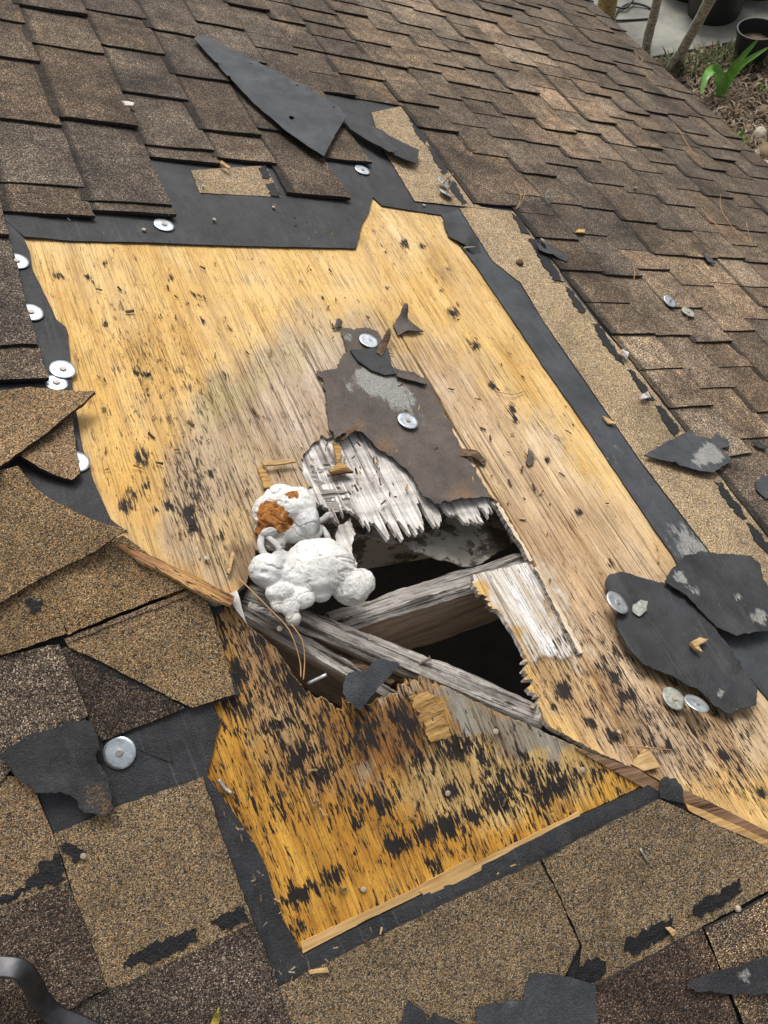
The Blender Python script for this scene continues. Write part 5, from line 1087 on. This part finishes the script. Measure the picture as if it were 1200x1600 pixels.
o = tag(tube('timber_post', [W3((944, 36), PG, -.0), W3((950, 0), PG, .3), W3((956, -60), PG, .9)], .085, POST, None, 12), 'yellowed timber post behind the far end of the eave', 'post')
for i, (pts, lab) in enumerate([([(958, 34, .06), (966, 16, .07), (985, 5, .08), (1005, 8, .07), (1018, 14, .06)], 'black hose looping over the slab beside the timber post'), ([(962, 32, .065), (990, 31, .06), (1016, 29, .06)], 'lower black hose running straight along the slab to the thin trunk'), ([(960, 10, .08), (978, 12, .08), (994, -6, .1)], 'third black cable crossing at the post foot')]):
    tag(tube('garden_hose', smoothpath([W3((x, y), PG, z) for x, y, z in pts], 6), .010, RUBBER, None, 8), lab, 'hose', 'black hoses on the slab')
# strap leaved plant
pl0 = g(1118, 178); plant = empty('strap_leaf_plant', tuple(pl0), 'bright green strap leaved plant in front of the small pot', 'plant'); reg(plant, Matrix.Translation(pl0))
def blade(pts, wmax, m_=GREEN):
    p3 = smoothpath([W3((x, y), PG, z) for x, y, z in pts], 8); k = len(p3); vs, fs = [], []
    for i, p in enumerate(p3):
        d = np.array(p3[min(i + 1, k - 1)]) - np.array(p3[max(i - 1, 0)]); d /= np.linalg.norm(d); s = np.cross(d, np.array([-.5, -.6, .8])); s /= np.linalg.norm(s)
        f = i / (k - 1); wd = wmax * (math.sin(math.pi * min(.98, .12 + .86 * f)) ** .7)
        n_ = np.cross(s, d)
        vs += [p - s * wd, p - n_ * wd * .35, p + s * wd]
    for i in range(k - 1): fs += [(3 * i, 3 * i + 1, 3 * i + 4, 3 * i + 3), (3 * i + 1, 3 * i + 2, 3 * i + 5, 3 * i + 4)]
    make('leaf', [np.array(v) - pl0 for v in vs], fs, m_, plant, Matrix.Translation(pl0), smooth=True)
blade([(1122, 160, 0), (1134, 125, .16), (1154, 96, .32), (1184, 62, .5)], .03)
blade([(1124, 160, 0), (1140, 125, .16), (1160, 100, .28), (1200, 74, .4)], .028)
blade([(1120, 160, 0), (1126, 130, .16), (1118, 108, .26), (1104, 118, .28), (1096, 146, .2)], .04)
blade([(1120, 160, 0), (1130, 135, .12), (1132, 112, .22)], .022)
blade([(1120, 165, 0), (1112, 152, .06), (1118, 140, .12)], .015, LIT[2])
for q in ([(1118, 165, .02), (1122, 180, .03), (1124, 195, .0)], [(1120, 165, .02), (1132, 178, .04), (1138, 192, .0)], [(1118, 166, .03), (1112, 182, .03), (1108, 190, .0)]): blade(q, .012, LIT[2])
pl1 = g(1190, 140)
wd_ = empty('weed', tuple(pl1), 'short green weed at the right edge beside the black pot', 'plant'); reg(wd_, Matrix.Translation(pl1))
plant_, plant = plant, wd_; pl0 = pl1
blade([(1182, 146, 0), (1186, 138, .06), (1192, 130, .1)], .012); blade([(1184, 147, 0), (1190, 142, .05), (1196, 138, .07)], .012)
pl2 = g(1155, 215); w2 = empty('weed', tuple(pl2), 'low dark green weed by the eave left of the stones', 'plant'); reg(w2, Matrix.Translation(pl2)); plant = w2; pl0 = pl2
blade([(1150, 226, 0), (1156, 214, .07), (1164, 204, .12)], .018); blade([(1150, 226, 0), (1152, 214, .06), (1156, 206, .08)], .015); blade([(1152, 228, 0), (1160, 222, .05), (1172, 218, .06)], .014)
